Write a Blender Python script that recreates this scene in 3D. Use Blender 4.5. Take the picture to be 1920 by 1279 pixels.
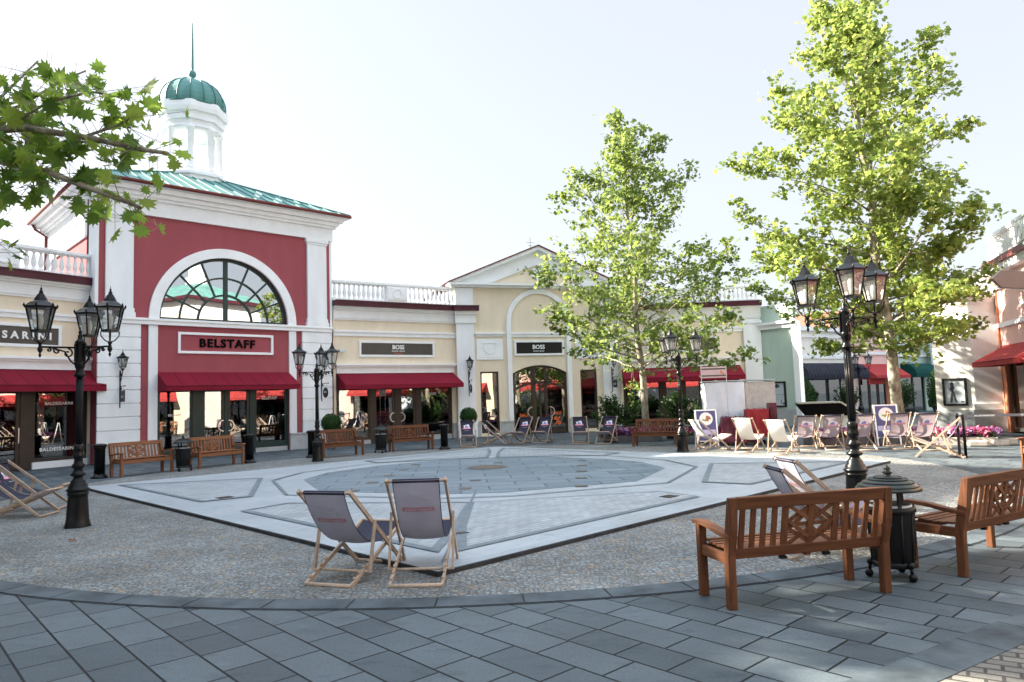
import bpy, bmesh, math, random
from mathutils import Vector, Matrix, noise
R=math.radians; PI=math.pi
sc=bpy.context.scene
for o in list(bpy.data.objects): bpy.data.objects.remove(o)
# ---------------------------------------------------------------- camera, world, sun, exposure
cd=bpy.data.cameras.new('camera'); cam=bpy.data.objects.new('camera',cd); sc.collection.objects.link(cam)
cd.lens=36*1340/1920; cd.sensor_width=36; cd.clip_end=3000; cd.clip_start=.05
fw=Vector((0,math.cos(R(4.57)),math.sin(R(4.57)))); rt=Vector((1,0,0)); up=rt.cross(fw)
cr,sr=math.cos(R(1.9)),math.sin(R(1.9))
cR=cr*rt-sr*up; cU=sr*rt+cr*up
m3=Matrix((cR,cU,-fw)).transposed()
cam.matrix_world=Matrix.Translation((0,0,1.65))@m3.to_4x4()
sc.camera=cam
SUN_AZ=-73.0; SUN_EL=30.0
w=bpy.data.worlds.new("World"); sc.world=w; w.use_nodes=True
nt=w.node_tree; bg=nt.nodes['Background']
sky=nt.nodes.new('ShaderNodeTexSky'); sky.sky_type='NISHITA'; sky.sun_disc=False
sky.sun_elevation=R(SUN_EL); sky.sun_rotation=R(SUN_AZ); sky.air_density=1.0; sky.dust_density=3.0; sky.ozone_density=1.0
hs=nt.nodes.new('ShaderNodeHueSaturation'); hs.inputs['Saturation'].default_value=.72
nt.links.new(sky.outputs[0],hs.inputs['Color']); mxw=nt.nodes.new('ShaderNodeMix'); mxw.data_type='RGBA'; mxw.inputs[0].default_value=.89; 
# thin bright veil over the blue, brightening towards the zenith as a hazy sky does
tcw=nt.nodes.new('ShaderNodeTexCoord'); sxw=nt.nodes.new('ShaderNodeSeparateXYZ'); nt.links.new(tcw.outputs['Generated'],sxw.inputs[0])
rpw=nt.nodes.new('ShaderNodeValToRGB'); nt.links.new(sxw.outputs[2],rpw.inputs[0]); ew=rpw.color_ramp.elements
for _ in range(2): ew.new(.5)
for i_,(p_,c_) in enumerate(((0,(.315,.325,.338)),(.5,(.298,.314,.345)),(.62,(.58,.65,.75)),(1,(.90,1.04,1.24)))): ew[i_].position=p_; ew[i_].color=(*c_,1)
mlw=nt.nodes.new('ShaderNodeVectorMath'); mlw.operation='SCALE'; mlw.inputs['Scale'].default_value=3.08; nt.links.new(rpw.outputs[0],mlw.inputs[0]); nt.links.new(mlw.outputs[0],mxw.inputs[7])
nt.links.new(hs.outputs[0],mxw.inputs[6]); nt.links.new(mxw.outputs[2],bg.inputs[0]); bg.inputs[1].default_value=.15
sd=bpy.data.lights.new('sun','SUN'); sd.energy=4.9; sd.angle=R(.6); sd.color=(1,.9,.74)
so=bpy.data.objects.new('sun',sd); sc.collection.objects.link(so)
sdir=Vector((math.sin(R(SUN_AZ))*math.cos(R(SUN_EL)),math.cos(R(SUN_AZ))*math.cos(R(SUN_EL)),math.sin(R(SUN_EL))))
so.rotation_euler=(-sdir).to_track_quat('-Z','Y').to_euler(); so.location=sdir*60
vs=sc.view_settings; vs.view_transform='Standard'; vs.look='None'; vs.exposure=2.45; vs.gamma=1
sc.render.engine='CYCLES'; sc.cycles.max_bounces=6; sc.cycles.transparent_max_bounces=12
# ---------------------------------------------------------------- materials
MT={}
def newmat(n):
    m=bpy.data.materials.new(n); m.use_nodes=True; MT[n]=m
    return m,m.node_tree,m.node_tree.nodes['Principled BSDF']
def N(t,k,**kw):
    n=t.nodes.new(k)
    for a,b in kw.items(): setattr(n,a,b)
    return n
def coords(t,scale=(1,1,1),rot=0,kind='Object',loc=(0,0,0)):
    c=N(t,'ShaderNodeTexCoord'); mp=N(t,'ShaderNodeMapping')
    mp.inputs['Scale'].default_value=scale; mp.inputs['Rotation'].default_value=(0,0,rot); mp.inputs['Location'].default_value=loc
    t.links.new(c.outputs[kind],mp.inputs[0]); return mp.outputs[0]
def ramp(t,fac,stops):
    r=N(t,'ShaderNodeValToRGB'); e=r.color_ramp.elements
    while len(e)<len(stops): e.new(.5)
    for i,(p,c) in enumerate(stops): e[i].position=p; e[i].color=(*c,1) if len(c)==3 else c
    t.links.new(fac,r.inputs[0]); return r.outputs[0]
def mix(t,a,b,f,mode='MIX'):
    m=N(t,'ShaderNodeMix',data_type='RGBA',blend_type=mode)
    for s,v in ((6,a),(7,b),(0,f)):
        if isinstance(v,(tuple,list)): m.inputs[s].default_value=(*v,1)
        elif isinstance(v,(int,float)): m.inputs[s].default_value=v
        else: t.links.new(v,m.inputs[s])
    return m.outputs[2]
def bump(t,b,h,st,dist=.01):
    n=N(t,'ShaderNodeBump'); n.inputs['Strength'].default_value=st; n.inputs['Distance'].default_value=dist
    t.links.new(h,n.inputs['Height']); t.links.new(n.outputs[0],b.inputs['Normal'])
def noi(t,v,sc_,det=4,rough=.6):
    n=N(t,'ShaderNodeTexNoise'); n.inputs['Scale'].default_value=sc_; n.inputs['Detail'].default_value=det; n.inputs['Roughness'].default_value=rough
    t.links.new(v,n.inputs['Vector']); return n.outputs[0]
def plain(n,c,rough=.6,var=.12,ns=3,bs=.0,bsc=60,metal=0,spec=.22,streak=False):
    m,t,b=newmat(n); v=coords(t,(1,1,.25) if streak else (1,1,1))
    f=noi(t,v,ns); d=tuple(x*(1-var*1.6) for x in c); l=tuple(min(1,x*(1+var)) for x in c)
    t.links.new(ramp(t,f,[(.3,d),(.7,l)]),b.inputs['Base Color'])
    b.inputs['Roughness'].default_value=rough; b.inputs['Metallic'].default_value=metal; b.inputs['Specular IOR Level'].default_value=spec
    if bs: bump(t,b,noi(t,coords(t),bsc,2),bs,.004)
    return m
def stucco(n,c): return plain(n,c,.9,.055,1.7,.6,90,spec=.15,streak=True)
stucco('cream',(.78,.68,.53)); stucco('red_wall',(.33,.085,.10)); stucco('white_stucco',(.82,.85,.87)); stucco('green_wall',(.46,.58,.50))
stucco('pale_wall',(.80,.78,.74)); stucco('pink_wall',(.80,.54,.49)); stucco('ochre_wall',(.58,.47,.28))
plain('white_trim',(.84,.86,.875),.7,.04,2,.15,50,spec=.3)
plain('plinth',(.42,.44,.45),.7,.08,4,.2,70)
plain('dark_band',(.075,.018,.028),.45,.15,2)
plain('copper',(.10,.24,.22),.6,.2,1.5,.1,20,streak=True)
plain('seam',(.06,.20,.18),.6,.2,1.5)
plain('gutter',(.16,.04,.035),.5,.1)
plain('brown_frame',(.055,.040,.032),.4,.1); plain('green_frame',(.022,.045,.042),.35,.1)
plain('iron',(.004,.0045,.005),.30,.3,6,.08,60,spec=.22)
plain('iron_matt',(.012,.013,.014),.5,.3,6,.1,60)
plain('steel',(.55,.55,.55),.3,.1,3,metal=1)
plain('awning_red',(.20,.014,.030),.85,.08,1.5,.15,200,spec=.1)
plain('awning_brightred',(.40,.055,.055),.85,.08,1.5,spec=.1)
plain('awning_navy',(.028,.03,.045),.8,.1,1.5,spec=.15); plain('awning_teal',(.008,.06,.052),.8,.1,1.5,spec=.1)
plain('awning_line',(.10,.008,.016),.9,.1)
plain('sign_grey',(.085,.075,.065),.45,.06,1); plain('sign_black',(.018,.017,.018),.4,.05,1)
plain('letter_black',(.0025,.0025,.003),.7,.0,spec=.05); plain('letter_white',(.85,.85,.85),.5,.0); plain('letter_orange',(.75,.16,.04),.5,.0)
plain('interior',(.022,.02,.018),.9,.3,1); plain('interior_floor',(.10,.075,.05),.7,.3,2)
plain('soil',(.03,.02,.014),.95,.4,20); plain('stone_pot',(.10,.10,.10),.7,.15,5,.2,40); plain('curb_stone',(.45,.42,.37),.8,.15,5,.3,40)
plain('canvas_white',(.82,.80,.76),.9,.03,3); plain('tarp_white',(.72,.78,.84),.5,.06,2,.3,6); plain('tarp_grey',(.50,.49,.46),.8,.1,9,.4,30)
plain('tarp_maroon',(.10,.018,.035),.35,.35,3,.6,7); plain('tarp_red',(.27,.022,.028),.6,.12,3,.4,9)
plain('fabric_dark',(.035,.035,.055),.9,.08,4,.3,400,spec=.2); plain('board_navy',(.085,.08,.20),.4,.05,2)
plain('poster_paper',(.50,.56,.60),.25,.12,2.5); plain('poster_ink',(.07,.08,.09),.4,.1)
plain('print_white',(.75,.74,.80),.7,.05); plain('print_pink',(.70,.16,.26),.7,.05); plain('print_violet',(.26,.22,.52),.7,.05)
plain('ghost_white',(.48,.48,.55),.9,.05); plain('ghost_pink',(.45,.20,.23),.9,.05); plain('ghost_violet',(.20,.19,.27),.9,.05)
plain('food_plate',(.75,.74,.72),.4,.03); plain('food_green',(.20,.38,.08),.5,.3,20); plain('food_red',(.50,.12,.08),.5,.3,20)
plain('belt',(.16,.15,.17),.6,.1); plain('sign_brown',(.20,.16,.14),.3,.1,2,metal=.5); plain('bulb',(.85,.85,.80),.3,.0)
plain('skin_mannequin',(.55,.50,.45),.5,.05); plain('cloth_a',(.30,.06,.06),.9,.2); plain('cloth_b',(.06,.10,.20),.9,.2); plain('cloth_c',(.40,.36,.30),.9,.2)
plain('roof_tile',(.30,.10,.07),.8,.25,6); plain('dry_leaf',(.28,.08,.03),.8,.3,9); plain('stone_orange',(.55,.22,.13),.85,.1)
# deck fabric: lilac grey seen from behind, lets some sun through
m,t,b=newmat('fabric_lilac')
f=noi(t,coords(t),5); t.links.new(ramp(t,f,[(.3,(.27,.235,.26)),(.7,(.33,.285,.31))]),b.inputs['Base Color']); b.inputs['Roughness'].default_value=.9
tr=N(t,'ShaderNodeBsdfTranslucent'); tr.inputs[0].default_value=(.42,.33,.37,1); mx=N(t,'ShaderNodeMixShader'); mx.inputs[0].default_value=.42
t.links.new(b.outputs[0],mx.inputs[1]); t.links.new(tr.outputs[0],mx.inputs[2]); t.links.new(mx.outputs[0],t.nodes['Material Output'].inputs[0])
plain('fabric_back',(.44,.43,.51),.9,.06,4,.3,400,spec=.1)
# wood
def wood(n,c1,c2,rough=.5,axis=0):
    m,t,b=newmat(n); s=[14,14,14]; s[axis]=1.1
    v=coords(t,tuple(s)); f=noi(t,v,2.2,6,.65)
    rn=N(t,'ShaderNodeNewGeometry'); hue=mix(t,(.75,.75,.75),(1.15,1.12,1.08),rn.outputs['Random Per Island'])
    t.links.new(mix(t,ramp(t,f,[(.3,c1),(.72,c2)]),hue,1.0,'MULTIPLY'),b.inputs['Base Color'])
    b.inputs['Roughness'].default_value=rough; b.inputs['Specular IOR Level'].default_value=.22; bump(t,b,f,.15,.003)
for ax,nm in ((0,'x'),(1,'y'),(2,'z')): wood('teak_'+nm,(.080,.030,.013),(.185,.072,.031),.62,ax)
for ax,nm in ((0,'x'),(1,'y'),(2,'z')): wood('oldteak_'+nm,(.16,.065,.03),(.30,.13,.065),.55,ax)
wood('beech',(.36,.27,.20),(.52,.41,.32),.5,1)
# glass for shop windows: reflects the square, shows a little of the dim shop
def glass(n,refl,tint):
    m,t,b=newmat(n); t.nodes.remove(b)
    g=N(t,'ShaderNodeBsdfGlossy'); g.inputs['Roughness'].default_value=.0; g.inputs[0].default_value=(1,1,1,1)
    p=N(t,'ShaderNodeBsdfTransparent'); p.inputs[0].default_value=(*tint,1)
    mx=N(t,'ShaderNodeMixShader'); fr=N(t,'ShaderNodeFresnel'); fr.inputs[0].default_value=1.5
    ad=N(t,'ShaderNodeMath',operation='ADD',use_clamp=True); ad.inputs[1].default_value=refl
    wv=noi(t,coords(t,(.6,.6,.6)),1.1,1); bp=N(t,'ShaderNodeBump'); bp.inputs['Strength'].default_value=.05; bp.inputs['Distance'].default_value=.05
    t.links.new(wv,bp.inputs['Height']); t.links.new(bp.outputs[0],g.inputs['Normal'])
    t.links.new(fr.outputs[0],ad.inputs[0]); t.links.new(ad.outputs[0],mx.inputs[0])
    t.links.new(p.outputs[0],mx.inputs[1]); t.links.new(g.outputs[0],mx.inputs[2]); t.links.new(mx.outputs[0],t.nodes['Material Output'].inputs[0])
glass('shop_glass',.17,(.5,.52,.52)); glass('arch_glass',.46,(.25,.28,.32))
glass('lamp_glass',.0,(.80,.82,.82))
t=MT['lamp_glass'].node_tree; mo=t.nodes['Material Output']; old=mo.inputs[0].links[0].from_socket
tl=N(t,'ShaderNodeBsdfTranslucent'); tl.inputs[0].default_value=(.9,.9,.88,1); dfu=N(t,'ShaderNodeBsdfDiffuse'); dfu.inputs[0].default_value=(.8,.82,.82,1)
ma=N(t,'ShaderNodeMixShader'); ma.inputs[0].default_value=.4; t.links.new(tl.outputs[0],ma.inputs[1]); t.links.new(dfu.outputs[0],ma.inputs[2])
mb=N(t,'ShaderNodeMixShader'); mb.inputs[0].default_value=.14; t.links.new(old,mb.inputs[1]); t.links.new(ma.outputs[0],mb.inputs[2]); t.links.new(mb.outputs[0],mo.inputs[0])
# leaves
def leafmat(n,c1,c2,c3,trans=.5,tc=(.55,.75,.12)):
    m,t,b=newmat(n); g=N(t,'ShaderNodeNewGeometry')
    col=ramp(t,g.outputs['Random Per Island'],[(0,c1),(.55,c2),(1,c3)])
    t.links.new(col,b.inputs['Base Color']); b.inputs['Roughness'].default_value=.45; b.inputs['Specular IOR Level'].default_value=.2
    tr=N(t,'ShaderNodeBsdfTranslucent'); t.links.new(mix(t,col,tc,.45),tr.inputs[0])
    mx=N(t,'ShaderNodeMixShader'); mx.inputs[0].default_value=trans
    t.links.new(b.outputs[0],mx.inputs[1]); t.links.new(tr.outputs[0],mx.inputs[2]); t.links.new(mx.outputs[0],t.nodes['Material Output'].inputs[0])
leafmat('leaf_plane',(.024,.062,.012),(.070,.130,.024),(.22,.27,.06),.45,(.56,.68,.18))
leafmat('leaf_maple',(.055,.105,.018),(.13,.20,.036),(.30,.34,.08),.48,(.60,.70,.20))
leafmat('leaf_near',(.030,.085,.014),(.085,.17,.024),(.26,.32,.05),.55,(.45,.62,.10))
leafmat('leaf_box',(.010,.030,.006),(.02,.055,.012),(.035,.08,.018),.15,(.1,.3,.03))
leafmat('leaf_shrub',(.012,.035,.010),(.03,.065,.018),(.06,.10,.03),.2,(.1,.3,.03))
leafmat('petal_pink',(.16,.012,.06),(.32,.03,.11),(.50,.22,.28),.2,(.7,.2,.4))
leafmat('petal_lilac',(.12,.02,.14),(.28,.10,.32),(.50,.38,.55),.2,(.6,.3,.7))
m,t,b=newmat('bark'); v=coords(t,(1,1,.45)); f=noi(t,v,7,4)
t.links.new(ramp(t,f,[(.35,(.12,.10,.07)),(.5,(.24,.22,.16)),(.62,(.40,.38,.30))]),b.inputs['Base Color']); b.inputs['Roughness'].default_value=.85; bump(t,b,f,.4,.01)
# paving
def brickmat(n,rot,bw,rh,mort,c1,c2,cm,rough=.75,off=.5,nvar=.25,bs=.35,mix2=None,loc=(0,0,0),msm=.1,squash=1,sqf=2):
    m,t,b=newmat(n); v=coords(t,rot=rot,loc=loc)
    k=N(t,'ShaderNodeTexBrick',offset=off,squash=squash,squash_frequency=sqf)
    for a,x in (('Scale',1),('Mortar Size',mort),('Mortar Smooth',msm),('Brick Width',bw),('Row Height',rh),('Bias',0)): k.inputs[a].default_value=x
    k.inputs['Color1'].default_value=(*c1,1); k.inputs['Color2'].default_value=(*c2,1); k.inputs['Mortar'].default_value=(*cm,1)
    t.links.new(v,k.inputs['Vector'])
    n1=noi(t,v,1.1,5,.6); n2=noi(t,v,60,3,.7)
    c=mix(t,k.outputs[0],ramp(t,n1,[(.3,(1-nvar,)*3),(.7,(1+nvar*.6,)*3)]),1.0,'MULTIPLY')
    c=mix(t,c,ramp(t,n2,[(.3,(.82,)*3),(.7,(1.15,)*3)]),1.0,'MULTIPLY')
    sc2=noi(t,coords(t,(1.0,2.2,1),.6),3.1,8,.72); c=mix(t,c,ramp(t,sc2,[(.36,(.80,.81,.82)),(.47,(1,1,1)),(.60,(1,1,1)),(.70,(1.28,1.27,1.25))]),1.0,'MULTIPLY')
    t.links.new(c,b.inputs['Base Color'])
    h=N(t,'ShaderNodeMath',operation='MULTIPLY_ADD'); h.inputs[1].default_value=-1.5
    t.links.new(k.outputs[1],h.inputs[0]); t.links.new(n2,h.inputs[2])
    b.inputs['Specular IOR Level'].default_value=.18; bump(t,b,h.outputs[0],bs,.004)
    rr=ramp(t,n1,[(.3,(rough-.15,)*3),(.7,(rough+.1,)*3)]); t.links.new(rr,b.inputs['Roughness'])
A45=R(44.5)
brickmat('slab_dark',R(47.5),.56,.31,.0085,(.055,.071,.081),(.108,.133,.147),(.007,.008,.009),.62,.37,.25,.4,loc=(.1,.12,0),squash=.72,sqf=3)
brickmat('sett_light',R(0),.20,.10,.006,(.27,.295,.31),(.34,.37,.385),(.17,.19,.20),.7,.5,.12,.5)
brickmat('granite_light',R(0),1.2,.75,.003,(.285,.318,.34),(.325,.358,.38),(.19,.21,.22),.6,.5,.10,.15)
brickmat('slab_mid',R(40),1.02,.55,.016,(.125,.165,.195),(.165,.21,.242),(.055,.07,.08),.55,.5,.18,.2)
plain('strip_dark',(.14,.17,.188),.65,.15,5,.15,60); plain('border_slab',(.068,.086,.098),.65,.38,2.2,.2,60)
plain('kerb_dark',(.035,.036,.038),.8,.3,8,.3,50)
m,t,b=newmat('cobble'); v=coords(t)
# small setts laid in wavy rows
nz=N(t,'ShaderNodeTexNoise'); nz.inputs['Scale'].default_value=1.3; t.links.new(v,nz.inputs['Vector'])
vm=N(t,'ShaderNodeVectorMath',operation='MULTIPLY_ADD'); vm.inputs[1].default_value=(.25,.25,0); t.links.new(nz.outputs['Color'],vm.inputs[0]); t.links.new(v,vm.inputs[2])
vo=N(t,'ShaderNodeTexVoronoi',feature='DISTANCE_TO_EDGE'); vo.inputs['Scale'].default_value=19; vo.inputs['Randomness'].default_value=.75; t.links.new(vm.outputs[0],vo.inputs['Vector'])
vc=N(t,'ShaderNodeTexVoronoi'); vc.inputs['Scale'].default_value=19; vc.inputs['Randomness'].default_value=.75; t.links.new(vm.outputs[0],vc.inputs['Vector'])
sp=N(t,'ShaderNodeSeparateColor'); t.links.new(vc.outputs['Color'],sp.inputs[0])
c=ramp(t,sp.outputs[0],[(0,(.18,.19,.19)),(.35,(.235,.262,.275)),(.78,(.28,.31,.32)),(1,(.32,.265,.205))])
c=mix(t,c,ramp(t,noi(t,v,.8,5),[(.35,(.78,.76,.74)),(.65,(1.12,1.1,1.08))]),1.0,'MULTIPLY')
e=ramp(t,vo.outputs[0],[(.0,(.50,.47,.43)),(.12,(1,1,1))]); c=mix(t,c,e,1.0,'MULTIPLY')
t.links.new(c,b.inputs['Base Color']); b.inputs['Roughness'].default_value=.75; b.inputs['Specular IOR Level'].default_value=.15
eh=ramp(t,vo.outputs[0],[(0,(0,0,0)),(.3,(1,1,1))]); bump(t,b,eh,1.0,.02)
# ---------------------------------------------------------------- mesh helpers
class M:
    def __init__(s): s.v=[]; s.f=[]; s.T=Matrix.Identity(4); s.sm=[]
    def add(s,vs,fs,smooth=False):
        k=len(s.v); s.v+=[s.T@Vector(p) for p in vs]; s.f+=[tuple(i+k for i in f) for f in fs]; s.sm+=[smooth]*len(fs); return s
    def box(s,x0,x1,y0,y1,z0,z1):
        return s.add([(x0,y0,z0),(x1,y0,z0),(x1,y1,z0),(x0,y1,z0),(x0,y0,z1),(x1,y0,z1),(x1,y1,z1),(x0,y1,z1)],
          [(0,3,2,1),(4,5,6,7),(0,1,5,4),(1,2,6,5),(2,3,7,6),(3,0,4,7)])
    def beam(s,p,q,w,h,side=(1,0,0)):
        p=Vector(p);q=Vector(q);d=(q-p).normalized(); a=Vector(side); a=(a-d*a.dot(d))
        if a.length<1e-4: a=Vector((0,0,1)).cross(d)
        a.normalize(); b=d.cross(a); a=a*w/2; b=b*h/2
        vs=[p-a-b,p+a-b,p+a+b,p-a+b,q-a-b,q+a-b,q+a+b,q-a+b]
        return s.add(vs,[(0,3,2,1),(4,5,6,7),(0,1,5,4),(1,2,6,5),(2,3,7,6),(3,0,4,7)])
    def tube(s,pts,rs,n=8,cap=True):
        pts=[Vector(p) for p in pts]
        if not isinstance(rs,(list,tuple)): rs=[rs]*len(pts)
        vs=[];a=None
        for i,p in enumerate(pts):
            d=(pts[min(i+1,len(pts)-1)]-pts[max(i-1,0)])
            if d.length<1e-9: d=Vector((0,0,1))
            d.normalize()
            if a is None: a=d.cross(Vector((0,0,1)) if abs(d.z)<.9 else Vector((1,0,0)))
            a=a-d*a.dot(d)
            if a.length<1e-6: a=d.orthogonal()
            a.normalize(); b=d.cross(a)
            vs+=[p+(a*math.cos(2*PI*k/n)+b*math.sin(2*PI*k/n))*rs[i] for k in range(n)]
        fs=[(i*n+k,i*n+(k+1)%n,(i+1)*n+(k+1)%n,(i+1)*n+k) for i in range(len(pts)-1) for k in range(n)]
        s.add(vs,fs,True)
        if cap:
            k=len(s.v)-len(vs); s.f+=[tuple(k+i for i in reversed(range(n))),tuple(k+(len(pts)-1)*n+i for i in range(n))]; s.sm+=[False,False]
        return s
    def lathe(s,prof,n=16,c=(0,0,0),flat=False,ph=0):
        vs=[(c[0]+r*math.cos(2*PI*k/n+ph),c[1]+r*math.sin(2*PI*k/n+ph),c[2]+z) for r,z in prof for k in range(n)]
        fs=[(i*n+k,i*n+(k+1)%n,(i+1)*n+(k+1)%n,(i+1)*n+k) for i in range(len(prof)-1) for k in range(n)]
        s.add(vs,fs,not flat)
        k=len(s.v)-len(vs); L=len(prof)-1
        if prof[0][0]>1e-4: s.f.append(tuple(k+i for i in reversed(range(n)))); s.sm.append(False)
        if prof[-1][0]>1e-4: s.f.append(tuple(k+L*n+i for i in range(n))); s.sm.append(False)
        return s
    def sphere(s,c,r,n=10,sz=1): return s.lathe([(max(1e-5,r*math.sin(PI*i/n)),-r*sz*math.cos(PI*i/n)) for i in range(n+1)],n+4,c)
    def xz(s,poly,y0,y1):   # polygon in the x-z plane (counterclockwise seen from -y), thickness y0..y1
        n=len(poly); vs=[(x,y0,z) for x,z in poly]+[(x,y1,z) for x,z in poly]
        fs=[tuple(range(n)),tuple(range(2*n-1,n-1,-1))]+[(i,i+n,(i+1)%n+n,(i+1)%n) for i in range(n)]
        return s.add(vs,fs)
    def xy(s,poly,z0,z1):
        n=len(poly); vs=[(x,y,z0) for x,y in poly]+[(x,y,z1) for x,y in poly]
        fs=[tuple(reversed(range(n))),tuple(range(n,2*n))]+[(i,(i+1)%n,(i+1)%n+n,i+n) for i in range(n)]
        return s.add(vs,fs)
    def yz(s,poly,x0,x1):
        n=len(poly); vs=[(x0,y,z) for y,z in poly]+[(x1,y,z) for y,z in poly]
        fs=[tuple(range(n)),tuple(range(2*n-1,n-1,-1))]+[(i,i+n,(i+1)%n+n,(i+1)%n) for i in range(n)]
        return s.add(vs,fs)
    def arc_xz(s,cx,cz,r0,r1,a0,a1,y0,y1,n=32):   # ring sector
        P=[]
        for i in range(n+1):
            a=a0+(a1-a0)*i/n; P.append((math.cos(a),math.sin(a)))
        vs=[]
        for c_,s_ in P:
            vs+=[(cx+r0*c_,y0,cz+r0*s_),(cx+r1*c_,y0,cz+r1*s_),(cx+r1*c_,y1,cz+r1*s_),(cx+r0*c_,y1,cz+r0*s_)]
        fs=[]
        for i in range(n):
            a=4*i;b_=a+4
            for j in range(4): fs.append((a+j,a+(j+1)%4,b_+(j+1)%4,b_+j))
        fs+=[(3,2,1,0),tuple(4*n+j for j in range(4))]
        return s.add(vs,fs)
    def wall(s,x0,x1,z0,z1,holes,y=0,t=.3):
        xs=sorted({x0,x1,*[h[0] for h in holes],*[h[1] for h in holes]}); zs=sorted({z0,z1,*[h[2] for h in holes],*[h[3] for h in holes]})
        xs=[x for x in xs if x0<=x<=x1]; zs=[z for z in zs if z0<=z<=z1]
        for i in range(len(xs)-1):
            for j in range(len(zs)-1):
                cx=(xs[i]+xs[i+1])/2; cz=(zs[j]+zs[j+1])/2
                if any(h[0]<cx<h[1] and h[2]<cz<h[3] for h in holes): continue
                for yy in (y,y+t): s.add([(xs[i],yy,zs[j]),(xs[i+1],yy,zs[j]),(xs[i+1],yy,zs[j+1]),(xs[i],yy,zs[j+1])],[(0,1,2,3) if yy==y else (3,2,1,0)])
        for h in holes+[(x0,x1,z0,z1)]:
            a,b_,c_,d=h[:4]
            for q in ([(a,c_),(a,d)],[(b_,c_),(b_,d)],[(a,c_),(b_,c_)],[(a,d),(b_,d)]):
                s.add([(q[0][0],y,q[0][1]),(q[1][0],y,q[1][1]),(q[1][0],y+t,q[1][1]),(q[0][0],y+t,q[0][1])],[(0,1,2,3)])
        return s
def link(o): sc.collection.objects.link(o); return o
def part(name,mm,mat,parent=None,bev=0,fix=True,loc=None):
    me=bpy.data.meshes.new(name); me.from_pydata([tuple(v) for v in mm.v],[],mm.f)
    me.polygons.foreach_set('use_smooth',mm.sm); me.materials.append(MT[mat])
    if fix:
        bm=bmesh.new(); bm.from_mesh(me); bmesh.ops.recalc_face_normals(bm,faces=bm.faces); bm.to_mesh(me); bm.free()
    o=link(bpy.data.objects.new(name,me)); o.parent=parent
    if loc: o.location=loc
    if bev:
        b=o.modifiers.new('bevel','BEVEL'); b.width=bev; b.segments=2; b.limit_method='ANGLE'
    return o
def thing(name,label,cat,loc=(0,0,0),rz=0,group=None):
    o=link(bpy.data.objects.new(name,None)); o.empty_display_size=.2; o.location=loc; o.rotation_euler=(0,0,rz)
    o['label']=label; o['category']=cat
    if group: o['group']=group
    return o
def tag(o,label,cat,group=None,kind=None):
    if kind: o['kind']=kind
    else: o['label']=label; o['category']=cat
    if group: o['group']=group
    return o
def struct(name,mm,mat,loc=None):
    o=part(name,mm,mat,None,loc=loc); o['kind']='structure'; return o
def dup(root,loc,rz,label,group=None,scale=None):
    ks={}
    for ch in sc.collection.objects:
        if ch.parent: ks.setdefault(ch.parent.name,[]).append(ch)
    def cp(o,par):
        c=o.copy(); link(c); c.parent=par
        for k in ks.get(o.name,[]): cp(k,c)
        return c
    r=cp(root,None); r.location=loc; r.rotation_euler=(0,0,rz); r['label']=label
    if scale: r.scale=(scale,)*3
    if group: r['group']=group
    return r
_part=part
SPLIT={'pilaster','shopfront_post','plinth','back_slats','downpipe','side_pilaster','sill','shield_panel','sale_lettering','handle','seat_block','posts','poles','window_lettering','side_wall','shelves','wheels','lid_post','notches','antenna','stripes','spandrel','cross_bars','bars','stall_riser','hem','print_lettering','window_pane','sign_frame','channels'}
def islands(mm,tol=.10):
    n=len(mm.v); p=list(range(n))
    def f(a):
        while p[a]!=a: p[a]=p[p[a]]; a=p[a]
        return a
    for fc in mm.f:
        r=f(fc[0])
        for b in fc[1:]: p[f(b)]=r
    g={}
    for i in range(n): g.setdefault(f(i),[]).append(i)
    B=[]
    for k,ids in g.items():
        vs=[mm.v[i] for i in ids]; B.append([k,[min(v[j] for v in vs) for j in range(3)],[max(v[j] for v in vs) for j in range(3)]])
    q=list(range(len(B)))
    def h(a):
        while q[a]!=a: q[a]=q[q[a]]; a=q[a]
        return a
    for i in range(len(B)):
        for j in range(i):
            if all(B[i][1][c]-tol<=B[j][2][c] and B[j][1][c]-tol<=B[i][2][c] for c in range(3)): q[h(i)]=h(j)
    cl={B[i][0]:h(i) for i in range(len(B))}; out={}
    for fi,fc in enumerate(mm.f): out.setdefault(cl[f(fc[0])],[]).append(fi)
    return list(out.values())
def part(name,mm,mat,parent=None,bev=0,fix=True,loc=None):
    if name in SPLIT and len(mm.f)<4000:
        gs=islands(mm,.02 if name in('antenna','cross_bars') else .10)
        if 1<len(gs)<40:
            first=None
            for g in gs:
                m2=M(); mp={}
                for fi in g:
                    for v in mm.f[fi]:
                        if v not in mp: mp[v]=len(m2.v); m2.v.append(mm.v[v])
                    m2.f.append(tuple(mp[v] for v in mm.f[fi])); m2.sm.append(mm.sm[fi])
                o=_part(name,m2,mat,parent,bev,fix,loc); first=first or o
            return first
    return _part(name,mm,mat,parent,bev,fix,loc)
_tc={}
def textmesh(s,size,bold=0,font=None,spacing=1.0,xs=1.0):
    key=(s,size,bold,spacing)
    if key in _tc: return _tc[key]
    cu=bpy.data.curves.new('t','FONT'); cu.body=s; cu.size=size; cu.offset=bold; cu.space_character=spacing; cu.align_x='CENTER'; cu.align_y='CENTER'
    cu.resolution_u=3
    o=bpy.data.objects.new('t',cu); link(o); dg=bpy.context.evaluated_depsgraph_get(); dg.update()
    me=bpy.data.meshes.new_from_object(o.evaluated_get(dg)); vs=[tuple(v.co) for v in me.vertices]; fs=[tuple(p.vertices) for p in me.polygons]
    bpy.data.objects.remove(o); bpy.data.meshes.remove(me); _tc[key]=(vs,fs); return vs,fs
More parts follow.
